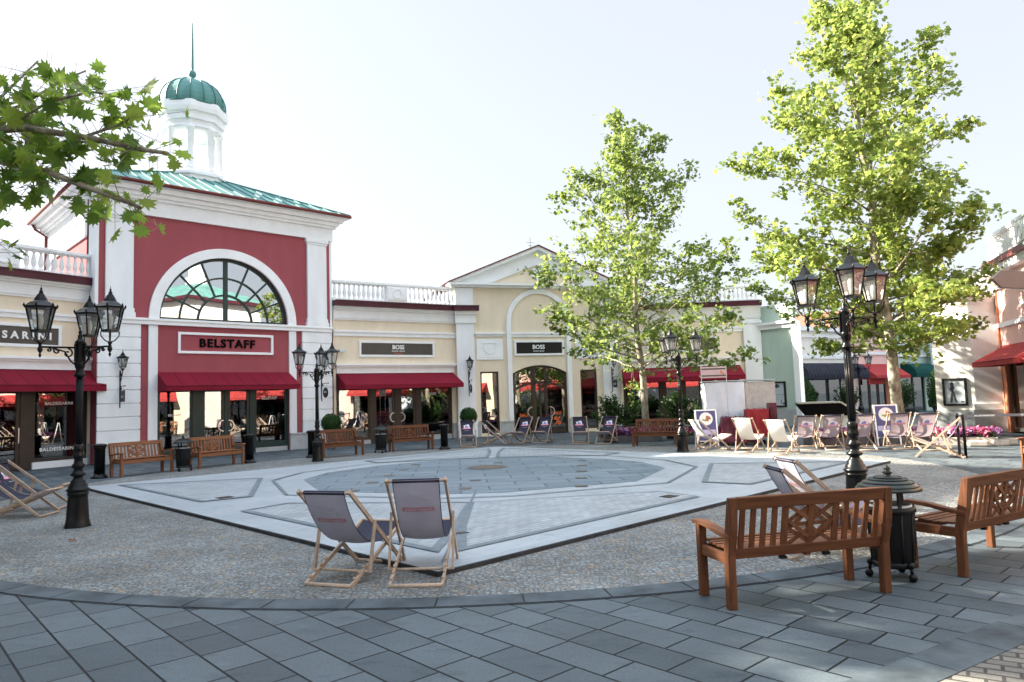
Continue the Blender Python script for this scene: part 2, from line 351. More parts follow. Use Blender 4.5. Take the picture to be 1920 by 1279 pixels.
def text(mm,s,size,cx,y,cz,bold=0,spacing=1.0,t=.02,xs=1.0):   # raised letters on an x-z wall, facing -y
    vs,fs=textmesh(s,size,bold,None,spacing)
    fr=[(cx+a[0]*xs,y-t,cz+a[1]) for a in vs]
    mm.add(fr,fs); n=len(vs)
    # side walls
    from collections import Counter
    ec={}
    for f in fs:
        for i in range(len(f)):
            e=(f[i],f[(i+1)%len(f)]); ec[e]=1
    bd=[e for e in ec if (e[1],e[0]) not in ec]
    if t>.004:
        bk=[(cx+a[0]*xs,y,cz+a[1]) for a in vs]; k=len(mm.v); mm.add(bk,[])
        for a,b_ in bd: mm.f.append((k-n+a,k-n+b_,k+b_,k+a)); mm.sm.append(False)
AZ=lambda a: PI/2-R(a)    # azimuth (from +Y towards +X) -> rotation that turns local +X to it
# ================================================================ GROUND
PC=Vector((-.69,15.51,0)); PA=AZ(45.5)
struct('ground',M().add([(-220,-120,0),(220,-120,0),(220,320,0),(-220,320,0)],[(0,1,2,3)]),'slab_dark')
def disc(r,n=160,r0=None,a0=0,a1=2*PI):
    mm=M()
    if r0 is None: mm.add([(0,0,0)]+[(r*math.cos(2*PI*i/n),r*math.sin(2*PI*i/n),0) for i in range(n)],[(0,1+i,1+(i+1)%n) for i in range(n)])
    else:
        vs=[];
        for i in range(n+1):
            a=a0+(a1-a0)*i/n; vs+=[(r0*math.cos(a),r0*math.sin(a),0),(r*math.cos(a),r*math.sin(a),0)]
        mm.add(vs,[(2*i,2*i+1,2*i+3,2*i+2) for i in range(n)])
    return mm
o=struct('cobbled_ring',disc(9.36),'cobble',loc=PC+Vector((0,0,.006)))
# single row of border slabs round the cobbles
mm=M(); nb=84
for i in range(nb):
    a0=2*PI*(i+.012)/nb; a1=2*PI*(i+.988)/nb; vs=[]
    for a in (a0,(a0+a1)/2,a1): vs+=[(9.37*math.cos(a),9.37*math.sin(a)),(9.64*math.cos(a),9.64*math.sin(a))]
    k=[vs[0],vs[1],vs[3],vs[5],vs[4],vs[2]]
    mm.xy(k,.0,.010)
struct('slab_border',mm,'border_slab',loc=PC)
struct('border_bed',disc(9.66,160,9.36),'kerb_dark',loc=PC+Vector((0,0,.004)))
HS=6.12
def rot_obj(o): o.rotation_euler=(0,0,PA); return o
rot_obj(struct('square_kerb',M().box(-HS-.02,HS+.02,-HS-.02,HS+.02,-.1,.046),'kerb_dark',loc=PC))
rot_obj(struct('granite_square',M().add([(-HS,-HS,0),(HS,-HS,0),(HS,HS,0),(-HS,HS,0)],[(0,1,2,3)]),'granite_light',loc=PC+Vector((0,0,.052))))
def flat(name,polys,mat,z):
    mm=M()
    for p in polys: mm.add([(x,y,0) for x,y in p],[tuple(range(len(p)))])
    return rot_obj(struct(name,mm,mat,loc=PC+Vector((0,0,z))))
nearR=[(-3.25,-3.2),(-.45,-4.73),(-.65,-5.52),(-5.5,-5.52),(-4.72,-4.45)]
sw=lambda P:[(y,x) for x,y in P][::-1]
triR=[(3.95,-3.15),(1.0,-4.72),(1.12,-5.52),(5.6,-5.52)]
nearR=[(-4.45,-4.5),(-3.0,-3.0),(-.45,-4.73),(-.62,-5.55),(-5.35,-5.55)]
nearL=sw(nearR); triL=sw(triR)
farR=[(4.5,4.3),(3.1,2.9),(4.73,.45),(5.55,.62),(5.55,5.2)]; farL=sw(farR)
tri2=[(5.5,-5.3),(3.3,-3.7),(4.72,-1.0),(5.52,-1.1)]
flat('sett_panels',[nearR[::-1],nearL[::-1],triR[::-1],triL[::-1]],'sett_light',.056)
flat('far_sett_panels',[farR[::-1],farL[::-1]],'sett_light',.056)
dark=[(-3.62,.5),(-2.6,-1.85),(-1.85,-2.6),(.5,-3.62),(2.75,-2.75),(3.62,-1.5),(3.95,0),(3.75,1.5),(3.0,2.9),(1.5,3.75),(0,3.98),(-1.7,3.6),(-2.75,2.75)]
flat('slate_centre',[dark],'slab_mid',.057)
strips=M()
sz_=[0]
def strip(P,wd,closed=False):
    sz_[0]+=.0006
    n=len(P); P=[Vector((x,y,sz_[0])) for x,y in P]
    rng=range(n if closed else n-1)
    L=[];Rr=[]
    for i in range(n):
        if closed: a=(P[i]-P[i-1]).normalized(); b=(P[(i+1)%n]-P[i]).normalized()
        else:
            b=(P[min(i+1,n-1)]-P[min(i,n-2)]).normalized(); a=(P[max(i,1)]-P[max(i-1,0)]).normalized()
        na=Vector((-a.y,a.x,0)); nb_=Vector((-b.y,b.x,0)); m_=(na+nb_); m_.normalize(); k=wd/2/max(.35,m_.dot(na))
        L.append(P[i]+m_*k); Rr.append(P[i]-m_*k)
    for i in rng:
        j=(i+1)%n; strips.add([Rr[i],Rr[j],L[j],L[i]],[(0,1,2,3)])
strip([nearR[1],nearR[0],nearR[4],nearR[3]],.12); strip([nearR[3],nearR[2],nearR[1]],.035)
strip([nearL[3],nearL[4],nearL[0],nearL[1]],.12); strip([nearL[3],nearL[2],nearL[1]],.035) if False else None
strip([(nearL[i][0],nearL[i][1]) for i in range(5)],.07,True)
strip(triR,.10,True); strip(triL,.10,True); strip(farR,.1,True); strip(farL,.1,True)
ring=[(x*1.17,y*1.17) for x,y in dark]; strip(ring,.06,True)
strip([(-5.9,-5.9),(-1.9,-1.9)],.02); strip([(-5.95,5.95),(-3.1,3.1)],.02); strip([(5.95,-5.95),(3.1,-3.1)],.02)
strip([(-3.4,-3.4),(-2.2,-2.2)],.03)
for x in (4.25,4.9): pass
o=struct('pattern_strips',strips,'strip_dark',loc=PC+Vector((0,0,.061))); rot_obj(o)
# round manhole cover, ground lights, gratings
def S2W(x,y,z=0):
    return PC+Matrix.Rotation(PA,4,'Z')@Vector((x,y,z))
t_=thing('manhole_cover','round rusty brown cover in the middle of the slate paving','manhole cover',S2W(.95,.95,.058))
plain('rust',(.12,.10,.08),.8,.3,14,.3,40)
CP=lambda r_,n=40:[(r_*math.cos(2*PI*i/n),r_*math.sin(2*PI*i/n)) for i in range(n)]
part('cover_ring',M().xy(CP(.53),0,.006),'strip_dark',t_); part('cover',M().xy(CP(.46),.007,.014),'rust',t_)
k=0; gl=None
P5=Matrix.Rotation(R(-5.5),4,'Z')
for ix in range(-3,4):
    for iy in range(-3,4):
        q=P5@Vector((ix*1.04,iy*1.25,0)); p=Vector((q.x,q.y,0))
        if abs(ix)%2==0 and (ix,iy)!=(0,0) and p.length<3.3:
            o=part('ground_light',M().box(-.11,.11,-.11,.11,0,.006),'sign_grey',None,loc=PC+p+Vector((0,0,.058)))
            tag(o,'small square light flush in the slate centre of the square','ground light','square lights let into the slate paving')
for q,lab in (((-5.05,1.3),'square drain grating near the left corner of the granite square'),((-.85,-5.2),'square drain grating beside the right kerb of the granite square'),((-4.75,-4.85),'small drain slot behind the right hand near deckchair')):
    big=.13 if 'slot' not in lab else .07
    t_=thing('drain_grating',lab,'drain grating',S2W(q[0],q[1],.057),PA); part('frame',M().box(-big,big,-big*.8,big*.8,0,.006),'iron_matt',t_)
    mm=M()
    for i in range(5): mm.box(-big*.8,big*.8,-big*.7+i*big*.3,-big*.7+i*big*.3+.012,.006,.010)
    part('bars',mm,'sign_grey',t_)
o=part('fallen_leaf',M().add([(-.05,0,.01),(-.01,-.025,.02),(.05,0,.012),(.045,.02,.03),(0,.03,.012),(-.03,.02,.03)],[(0,1,4,5),(1,2,3,4)]),'dry_leaf',None,loc=(-5.75,9.35,.006))
tag(o,'small dry reddish leaf lying on the cobbles in front of the left street lamp','leaf')
# band of pale setts at the bottom right corner of the view
mm=M()
def azv(a): return Vector((math.sin(R(a)),math.cos(R(a)),0))
d1=azv(58); n1=Vector((d1.y,-d1.x,0))
b0=Vector((2.31,4.12,0)); mm.add([b0-d1*6,b0+d1*8,b0+d1*8+n1*1.6,b0-d1*6+n1*1.6],[(0,1,2,3)])
plain('gutter_sett',(.3,.28,.25),.8)
brickmat('sett_rough',R(32),.17,.09,.010,(.14,.135,.125),(.24,.23,.20),(.06,.055,.05),.8,.5,.3,.9)
struct('sett_gutter',mm,'sett_rough',loc=(0,0,.005))
c0=Vector((1.82,4.16,0)); mm=M()
i=0; s=-5.0
while s<6:
    L=random.Random(i).choice([.42,.55,.62]); 
    mm.xy([tuple((c0+d1*(s+.005))[:2]),tuple((c0+d1*(s+L-.005)+Vector((0,0,0)))[:2]),tuple((c0+d1*(s+L-.005)+n1*.30)[:2]),tuple((c0+d1*(s+.005)+n1*.30)[:2])][::-1],0,.009); s+=L; i+=1
struct('slab_edging',mm,'border_slab')
mm=M().add([tuple(c0-d1*5.2+Vector((0,0,.003))),tuple(c0+d1*6+Vector((0,0,.003))),tuple(c0+d1*6+n1*.31+Vector((0,0,.003))),tuple(c0-d1*5.2+n1*.31+Vector((0,0,.003)))],[(0,1,2,3)])
struct('edging_bed',mm,'kerb_dark')
# ================================================================ BUILDINGS
def wframe(o,d,name,label,cat='shop building',group=None):
    t=thing(name,label,cat,(o[0],o[1],0),math.atan2(d[1],d[0]),group); return t
def awning(par,x0,x1,z1,zf,zb,proj,mat,seams=0,y=0,name='awning',skew=0,line='awning_line'):
    """sloped awning with side cheeks and a front valance"""
    mm=M(); th=.025
    mm.yz([(y,z1),(y-proj,zf),(y-proj,zf-th),(y,z1-th)],x0,x1)
    mm.box(x0,x1,y-proj-.012,y-proj,zb,zf-.001)
    for xx in (x0,x1-.012): mm.yz([(y,z1-th),(y-proj,zf-th),(y-proj,zb),(y,zb)],xx,xx+.012)
    o=part(name,mm,mat,par)
    if seams:
        s=M()
        for i in range(1,seams):
            x=x0+(x1-x0)*i/seams
            s.yz([(y-.01,z1-.002),(y-proj,zf+.004),(y-proj,zf-.01),(y-.01,z1-.02)],x-.013,x+.013)
        s.box(x0+.01,x1-.01,y-proj-.018,y-proj-.0125,zf-.03,zf-.004)
        part('seam',s,line,o)
    return o
def balustrade(par,x0,x1,z0,z1,y,blocks=(),mat='white_trim',pitch=.205,seg=8):
    h=z1-z0; base=M().box(x0,x1,y-.11,y+.11,z0,z0+.08)
    part('balustrade_base',base,mat,par); rail=M().box(x0,x1,y-.13,y+.13,z1-.10,z1); rail.box(x0,x1,y-.10,y+.10,z1-.13,z1-.101); part('handrail',rail,mat,par,bev=.01)
    for a,b in blocks:
        mm=M().box(a,b,y-.12,y+.12,z0+.081,z1-.131); mm.box(a+.06,b-.06,y-.145,y-.121,z0+.14,z1-.19); mm.arc_xz((a+b)/2,(z0+z1)/2-.02,.17,.21,0,2*PI,y-.165,y-.146,24); part('pedestal_block',mm,mat,par)
    prof=[(.075,0),(.075,.05),(.04,.08),(.055,.14),(.085,.25),(.06,.40),(.035,.52),(.035,.56),(.06,.60),(.075,.62)]
    k=(h-.21)/.62; prof=[(r,z*k) for r,z in prof]
    n=int(round((x1-x0)/pitch)); mk=None
    for i in range(n):
        x=x0+(i+.5)*(x1-x0)/n
        if any(a-.06<x<b+.06 for a,b in blocks): continue
        if mk is None:
            mm=M().lathe(prof,seg); mk=part('baluster',mm,mat,par)
            mk.location=(x,y,z0+.08)
        else: c=mk.copy(); link(c); c.parent=par; c.location=(x,y,z0+.08)
def moulding(par,name,x0,x1,steps,mat='white_trim',ret=True):
    """stack of boxes (z0,z1,proj) in front of the wall"""
    mm=M()
    for z0,z1,p in steps: mm.box(x0-(p*.6 if ret else 0),x1+(p*.6 if ret else 0),-p,.05,z0,z1)
    return part(name,mm,mat,par)
def glazing(par,x0,x1,z0,z1,frame,y=.12,fw=.06,name='window',gl='shop_glass',sill=None,rails=()):
    mm=M(); mm.box(x0,x0+fw,y-.04,y+.04,z0,z1); mm.box(x1-fw,x1,y-.04,y+.04,z0,z1); mm.box(x0+fw,x1-fw,y-.04,y+.04,z1-fw,z1); mm.box(x0+fw,x1-fw,y-.04,y+.04,z0,z0+fw*1.2)
    for r_ in rails: mm.box(x0+fw,x1-fw,y-.035,y+.035,r_,r_+fw*.8)
    o=part(name,mm,frame,par); part('pane',M().box(x0+fw-.005,x1-fw+.005,y-.006,y+.006,z0+fw,z1-fw+.005),gl,o); return o
def door(par,x0,x1,z1,frame,y=.12,fw=.10,hx=1,gl='shop_glass',ring=True):
    mm=M(); mm.box(x0,x0+fw,y-.04,y+.04,.02,z1); mm.box(x1-fw,x1,y-.04,y+.04,.02,z1); mm.box(x0+fw,x1-fw,y-.04,y+.04,z1-fw,z1); mm.box(x0+fw,x1-fw,y-.04,y+.04,.02,.24)
    o=part('door',mm,frame,par); part('pane',M().box(x0+fw-.005,x1-fw+.005,y-.006,y+.006,.24,z1-fw+.005),gl,o)
    xx=x1-fw*.4 if hx>0 else x0+fw*.4
    h=M()
    if ring: h.arc_xz(xx,1.02,.17,.20,PI/2 if hx>0 else -PI/2,1.5*PI if hx>0 else PI/2,y-.075,y-.05,16)
    else: h.box(xx-.015,xx+.015,y-.09,y-.06,.8,1.25)
    part('handle',h,'steel',o)
    return o
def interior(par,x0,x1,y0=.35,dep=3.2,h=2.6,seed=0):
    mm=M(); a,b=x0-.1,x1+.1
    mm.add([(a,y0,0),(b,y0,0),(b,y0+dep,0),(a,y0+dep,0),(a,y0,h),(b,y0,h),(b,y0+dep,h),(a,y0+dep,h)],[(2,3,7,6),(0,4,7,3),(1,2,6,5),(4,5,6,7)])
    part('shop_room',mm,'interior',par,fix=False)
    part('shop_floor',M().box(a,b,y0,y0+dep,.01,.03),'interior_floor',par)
    rd=random.Random(seed); x=x0+.4
    sh=M()
    for i in range(3): sh.box(x0+.2,x1-.2,y0+dep-.35,y0+dep-.05,.5+i*.65,.54+i*.65)
    for i in range(26):
        xx=rd.uniform(x0+.3,x1-.4); zz=.54+.65*rd.randrange(3); sh.box(xx,xx+rd.uniform(.1,.25),y0+dep-.33,y0+dep-.08,zz,zz+rd.uniform(.08,.3))
    part('shelves',sh,'cloth_c',par)
    mat=['cloth_a','cloth_b','cloth_c','skin_mannequin']
    while x<x1-.3:
        mm=M(); q=(x,y0+rd.uniform(.35,1.2))
        mm.lathe([(.10,.03),(.02,.05),(.02,.75),(.13,.82),(.16,1.0),(.12,1.18),(.17,1.38),(.16,1.48),(.05,1.54),(.045,1.60),(.08,1.66),(.09,1.74),(.05,1.83),(.0001,1.84)],12,(q[0],q[1],.02))
        part('shop_mannequin',mm,rd.choice(mat),par); x+=rd.uniform(.6,1.0)
def sign(par,x0,x1,z0,z1,fw,face,lines,y=0,frame='white_trim'):
    mm=M(); mm.box(x0,x1,y-.06,y,z0,z0+fw); mm.box(x0,x1,y-.06,y,z1-fw,z1); mm.box(x0,x0+fw,y-.06,y,z0+fw,z1-fw); mm.box(x1-fw,x1,y-.06,y,z0+fw,z1-fw)
    o=part('sign_frame',mm,frame,par,bev=.006)
    if face: f=part('sign_panel',M().box(x0+fw+.01,x1-fw-.01,y-.035,y-.002,z0+fw+.01,z1-fw-.01),face,par); yy=y-.035
    else: f=par; yy=y-.001
    for (s,size,cx,cz,mat,bold,sp,t,xs) in lines:
        mm=M(); text(mm,s,size,cx,yy,cz,bold,sp,t,xs); part('lettering',mm,mat,f)
# ---------- red tower
B=wframe((-10.482,24.991),(.7193,.6947),'tower_building','square dark red stucco tower with white pilasters, fan window and green domed cupola','tower building')
cx=.48; X0,X1=cx-4.1,cx+4.1; D=7.0
zt=9.0
# lower and upper front walls
lo=[(cx-2.33,cx+2.33,0,2.9)]
part('wall',M().wall(X0,X1,0,4.47,lo,0,.3),'red_wall',B)
mm=M()  # upper wall with half round opening
r=2.30; zc=4.68; ztop=8.3
n=40; arc=[(cx+r*math.cos(PI*i/n),zc+r*math.sin(PI*i/n)) for i in range(n+1)]
for yy in (0,.3):
    mm.add([(X0,yy,4.47),(cx-r,yy,4.47),(cx-r,yy,ztop),(X0,yy,ztop)],[(0,1,2,3)]); mm.add([(cx+r,yy,4.47),(X1,yy,4.47),(X1,yy,ztop),(cx+r,yy,ztop)],[(0,1,2,3)])
    for i in range(n): a=arc[i];b=arc[i+1]; mm.add([(b[0],yy,b[1]),(a[0],yy,a[1]),(a[0],yy,ztop),(b[0],yy,ztop)],[(0,1,2,3)])
    mm.add([(cx-r,yy,4.47),(cx+r,yy,4.47),(cx+r,yy,4.68),(cx-r,yy,4.68)],[(0,1,2,3)])
for i in range(n): a=arc[i];b=arc[i+1]; mm.add([(a[0],0,a[1]),(b[0],0,b[1]),(b[0],.3,b[1]),(a[0],.3,a[1])],[(0,1,2,3)])
part('upper_wall',mm,'red_wall',B,fix=False)
mm=M()
mm.box(X0,X0+.3,.3,D,0,ztop); mm.box(X1-.3,X1,.3,D,0,ztop); mm.box(X0+.3,X1-.3,D-.3,D,0,ztop)
part('side_wall',mm,'red_wall',B)
# entablature all round
mm=M()
for z0,z1,p in ((8.13,8.62,.10),(8.62,8.72,.20),(8.72,8.86,.28),(8.86,9.02,.42)):
    mm.box(X0-p,X1+p,-p,D+p,z0,z1)
part('entablature',mm,'white_trim',B)
mm=M()
k=0
for sx in (-1,1):
    a,b=sorted((cx+sx*4.12,cx+sx*2.86))
    g=0
    for i in range(9):   # channelled lower pilasters
        z0=.62+i*.428; z1=z0+.402; mm.box(a,b,-.09,-.001,z0,z1 if i<8 else 4.46)
        if i<8: mm.box(a+.025,b-.025,-.05,-.0015,z1,z0+.428)
    a,b=sorted((cx+sx*2.62,cx+sx*2.33)); mm.box(a,b,-.07,-.001,.62,4.46)
    a,b=sorted((cx+sx*3.92,cx+sx*3.10)); mm.box(a,b,-.10,-.001,4.98,7.9); mm.box(a-.06,b+.06,-.15,-.001,4.68,4.84); mm.box(a-.03,b+.03,-.125,-.001,4.84,4.98)
    mm.box(a-.03,b+.03,-.125,-.001,7.9,7.98); mm.box(a-.07,b+.07,-.16,-.001,7.98,8.129)
part('pilaster',mm,'white_stucco',B,bev=.008)
mm=M()
for s0 in (0,):   # side pilasters of the left face
    for (a,b) in ((-.0,.8),(D-.8,D)): mm.box(X0-.10,X0-.001,a,b,4.7,8.129); mm.box(X1+.001,X1+.10,a,b,4.7,8.129)
    mm.box(X0-.07,X0-.002,.8,D-.8,7.5,8.129)
part('side_pilaster',mm,'white_stucco',B)
mm=M(); mm.box(X0-.02,X1+.02,-.13,-.001,4.47,4.60); mm.box(X0-.04,X1+.04,-.17,-.001,4.60,4.679); part('string_course',mm,'white_trim',B,bev=.008)
mm=M()
for sx in (-1,1):
    a,b=sorted((cx+sx*4.14,cx+sx*2.33)); mm.box(a,b,-.11,-.001,0,.57); mm.box(a,b,-.14,-.001,.57,.62)
part('plinth',mm,'plinth',B,bev=.006)
part('arch_band',M().arc_xz(cx,4.68,2.29,2.62,0,PI,-.10,-.001,48),'white_trim',B,bev=.008)
# fan window
mm=M(); y0,y1=.10,.17
mm.arc_xz(cx,4.69,2.19,2.31,0,PI,y0,y1,48); mm.arc_xz(cx,4.69,1.55,1.61,0,PI,y0,y1,40); mm.arc_xz(cx,4.69,.93,1.0,0,PI,y0,y1,30); mm.box(cx-2.25,cx+2.25,y0,y1,4.681,4.77)
mm.box(cx-.065,cx+.065,y0-.02,y1+.01,4.771,6.9)
for i in range(1,8):
    if i==4: continue
    a=PI*i/8; c_,s_=math.cos(a),math.sin(a); mm.beam((cx+.97*c_,(y0+y1)/2,4.69+.97*s_),(cx+2.22*c_,(y0+y1)/2,4.69+2.22*s_),.055,.06,(0,1,0))
fr=part('fan_window',mm,'green_frame',B)
mm=M(); nn=40; mm.add([(cx+2.25*math.cos(PI*i/nn),.145,4.70+2.25*math.sin(PI*i/nn)) for i in range(nn+1)],[tuple(range(nn+1))]); part('pane',mm,'arch_glass',fr,fix=False)
part('attic_room',M().add([(cx-2.6,.4,4.5),(cx+2.6,.4,4.5),(cx+2.6,3,4.5),(cx-2.6,3,4.5),(cx-2.6,.4,7.4),(cx+2.6,.4,7.4),(cx+2.6,3,7.4),(cx-2.6,3,7.4)],[(0,1,2,3),(4,5,6,7),(2,3,7,6),(0,3,7,4),(1,2,6,5)]),'interior',B,fix=False)
sign(B,-1.20,2.19,3.54,4.27,.085,None,[('BELSTAFF',.40,.50,3.90,'letter_black',.013,1.16,.04,1.04)])
awning(B,cx-2.33,cx+2.33,2.9,2.42,2.25,.92,'awning_red',9)
# shop front
part('lintel',M().box(cx-2.33,cx+2.33,.05,.22,2.32,2.9),'green_frame',B)
mm=M()
for a,b in ((-1.85,-1.79),(-.69,-.36),(.42,.52),(1.33,1.53),(2.75,2.81)): mm.box(a,b,.05,.20,0.02,2.32)
part('shopfront_post',mm,'green_frame',B)
glazing(B,-1.79,-.69,.16,2.32,'green_frame'); door(B,-.36,.42,2.32,'green_frame',hx=1); door(B,.52,1.33,2.32,'green_frame',hx=-1); glazing(B,1.53,2.75,.30,2.32,'green_frame')
mm=M(); mm.box(1.53,2.75,.02,.24,.0,.16); part('sill',mm,'plinth',B); part('stall_riser',M().box(1.53,2.75,.06,.2,.16,.30),'green_frame',B); part('riser',M().box(-1.79,-.69,.05,.2,0,.16),'green_frame',B)
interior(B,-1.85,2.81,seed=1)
mm=M(); text(mm,'BELSTAFF',.14,2.1,.113,1.95,.003,1.0,.003); text(mm,'BELSTAFF',.10,-1.25,.113,1.45,.002,1.0,.003); part('window_lettering',mm,'letter_white',B)
# roof: low hip with standing seams and brown gutter
ey=.62; ez=9.03; ap=(cx,3.4,11.0)
c4=[(X0-ey,-ey),(X1+ey,-ey),(X1+ey,D+ey),(X0-ey,D+ey)]
mm=M(); mm.add([(x,y,ez+.10) for x,y in c4]+[ap],[(0,1,4),(1,2,4),(2,3,4),(3,0,4)]); part('roof',mm,'copper',B,fix=False)
mm=M()
for i in range(4):
    a=Vector((*c4[i],ez+.10)); b=Vector((*c4[(i+1)%4],ez+.10)); A_=Vector(ap); L=(b-a).length; d=(b-a)/L; nn=int(L/.42)
    mid=(a+b)/2; h_in=(A_-mid); perp=h_in-d*h_in.dot(d)
    tA=(A_-a).dot(d)
    for j in range(1,nn):
        s_=L*j/nn; frac=s_/tA if s_<tA else (L-s_)/(L-tA)
        p=a+d*s_; q=p+perp*frac*.985; mm.beam(p+Vector((0,0,.015)),q+Vector((0,0,.015)),.035,.04,d)
    mm.beam(a+Vector((0,0,.02)),A_+Vector((0,0,.02)),.07,.05)
part('roof_seam',mm,'seam',B)
part('eaves',M().box(X0-ey+.02,X1+ey-.02,-ey+.02,D+ey-.02,ez-.005,ez+.05),'white_trim',B)
mm=M(); g=.06
for i in range(4):
    a=Vector((*c4[i],ez+.06)); b=Vector((*c4[(i+1)%4],ez+.06)); mm.beam(a,b,.11,.12,(0,0,1)) if False else mm.tube([a,b],.065,8)
part('gutter',mm,'gutter',B)
mm=M(); mm.tube([(X0-.5,D+.4,9.02),(X0-.45,D+.2,8.8),(X0-.14,D-.1,8.5),(X0-.14,D-.1,5.6)],.05,8); mm.tube([(X0-.08,.9,9.0),(X0-.09,.88,8.4),(X0-.09,.88,5.9)],.045,8); part('downpipe',mm,'gutter',B)
# cupola
def oct(R_,z0,z1,mm,R2=None): R_*=.9; R2=(R2 or R_/.9)*.9; mm.lathe([(R_,z0),(R2,z1)],8,(cx,3.4,0),flat=True,ph=PI/8)
mm=M(); oct(1.50,10.2,10.85,mm); oct(1.58,10.85,10.95,mm); oct(1.30,10.95,11.14,mm); cu=part('cupola_base',mm,'white_trim',B)
mm=M(); oct(1.22,12.85,13.10,mm); oct(1.34,13.10,13.40,mm); oct(1.46,13.40,13.55,mm,1.50); oct(1.50,13.55,13.78,mm); part('cupola_entablature',mm,'white_trim',B)
part('cupola_ceiling',M().lathe([(.0001,12.9),(1.1,12.86),(1.1,12.80),(.0001,12.84)],16,(cx,3.4,0)),'white_stucco',B)
for i in range(8):
    a=PI/8+i*PI/4; q=(cx+.98*math.cos(a),3.4+.98*math.sin(a),11.14)
    mm=M().lathe([(.17,0),(.17,.08),(.135,.10),(.13,.16),(.12,1.5),(.135,1.52),(.135,1.56),(.17,1.60),(.18,1.715)],14,q); part('cupola_column',mm,'white_trim',B)
dp=[(r_*.9,z_) for r_,z_ in [(1.36,13.78),(1.385,13.95),(1.36,14.15),(1.27,14.38),(1.12,14.60),(.90,14.78),(.62,14.92),(.32,15.0),(.08,15.04)]]
mm=M().lathe(dp,16,(cx,3.4,0),flat=True); dm=part('dome',mm,'copper',B)
mm=M()
for i in range(16):
    a=2*PI*i/16; mm.tube([(cx+(r_+.01)*math.cos(a),3.4+(r_+.01)*math.sin(a),z+.01) for r_,z in dp],.022,5)
mm.lathe([(1.26,13.74),(1.29,13.76),(1.29,13.80),(1.22,13.82)],32,(cx,3.4,0)); part('dome_rib',mm,'seam',dm)
mm=M().lathe([(.10,15.02),(.05,15.10),(.05,15.16),(.13,15.24),(.155,15.33),(.12,15.42),(.05,15.48),(.055,15.6),(.022,17.4),(.0001,17.5)],12,(cx,3.4,0)); part('spire',mm,'copper',B)
for ob in sc.collection.objects:
    if ob.parent==B and (ob.name.startswith(('cupola','spire')) or ob.name=='dome'): ob.location.z=-.27
# ---------- cream wings
def lanternfree(): pass
def wing_common(par,x0,x1,dk0,dk1,frz,st0,st1,h_wall,col='cream',end=None):
    mm=M()
    zz=[(frz,frz+.07,.06),(frz+.07,dk0-.13,.10),(dk0-.13,dk0-.07,.20),(dk0-.07,dk0-.001,.30)]
    for a,b,p in zz: mm.box(x0,x1,-p,-.001,a,b)
    part('frieze',mm,'white_trim',par)
    mm=M(); mm.box(x0,x1,-.42,.3,dk0,dk1-.03); mm.box(x0,x1,-.45,.3,dk1-.03,dk1); part('cornice_flashing',mm,'dark_band',par)
    mm=M(); mm.box(x0,x1,-.05,-.001,st0,st1-.08); mm.box(x0,x1,-.10,-.001,st1-.08,st1); part('string_course',mm,'white_trim',par,bev=.006)
def roofdeck(par,x0,x1,z,dep=6): part('roof',M().box(x0,x1,.31,dep,z-.2,z),'plinth',par)
C=wframe((-5.105,29.77),(.829,.5592),'shop_wing','cream shop wing with red awning and balustrade, between the red tower and the gabled building')
part('wall',M().wall(-2.45,3.30,0,5.6,[(-2.35,2.9,0,2.86)],0,.3),'cream',C)
wing_common(C,-2.45,4.12,5.55,5.78,5.02,4.37,4.60,5.6)
balustrade(C,-2.5,3.28,5.78,6.60,-.10,[(-.2,.74)]); roofdeck(C,-2.45,3.3,5.55)
moulding(C,'shopfront_cornice',-2.30,2.98,[(2.86,3.10,.05),(3.10,3.17,.12),(3.17,3.24,.2)])
sign(C,-1.37,2.06,3.53,4.19,.085,'sign_grey',[('BOSS',.24,.36,3.93,'letter_white',.006,1.0,.02,1.0),('HUGO BOSS',.09,.36,3.77,'letter_white',.001,1.25,.01,1.0),('ORANGE',.075,.36,3.67,'letter_orange',.001,1.5,.01,1.0)])
awning(C,-2.30,2.97,2.86,2.38,2.2,.92,'awning_red',0)
part('lintel',M().box(-2.35,2.9,.05,.22,2.30,2.86),'brown_frame',C)
mm=M()
for a,b in ((-2.35,-2.29),(-.92,-.72),(.2,.42),(1.16,1.38),(2.84,2.9)): mm.box(a,b,.05,.2,.02,2.3)
part('shopfront_post',mm,'brown_frame',C)
glazing(C,-2.29,-.92,.18,2.3,'brown_frame'); door(C,-.72,.2,2.3,'brown_frame',hx=1); door(C,.42,1.16,2.3,'brown_frame',hx=-1); glazing(C,1.38,2.84,.22,2.3,'brown_frame')
part('sill',M().box(1.38,2.84,.0,.24,0,.2).box(-2.29,-.92,.0,.24,0,.16),'plinth',C)
mm=M().box(2.9,3.3,-.06,-.001,0,.6); mm.box(2.9,3.3,-.09,-.001,.6,.65); mm.box(-2.45,-2.35,-.06,-.001,0,.6); part('plinth',mm,'plinth',C)
interior(C,-2.35,2.9,seed=2)
mm=M(); text(mm,'BOSS',.16,2.0,.113,1.95,.003,1,.003); part('window_lettering',mm,'letter_white',C)
# gabled centre
Dg=wframe((-.16,32.12),(.9511,.309),'gabled_building','cream shop building with white pediment, round arched doorway and shield panels')
g0=1.46; W_=1.04
def px(u): return u*W_
part('wall',M().wall(-2.42,5.5,0,6.7,[(g0-1.31,g0+1.31,0,2.75),(-1.36,-.52,.14,2.86),(3.44,4.28,.14,2.86)],0,.3),'cream',Dg)
# note: the doorway arch is closed by a segmental spandrel
mm=M(); nn=20; hw=1.31; rise=.36; Rr=(hw*hw+rise*rise)/(2*rise)
pts=[(g0-hw+2*hw*i/nn, 2.75-.0+ (math.sqrt(Rr*Rr-(hw-2*hw*i/nn)**2)-(Rr-rise))) for i in range(nn+1)]
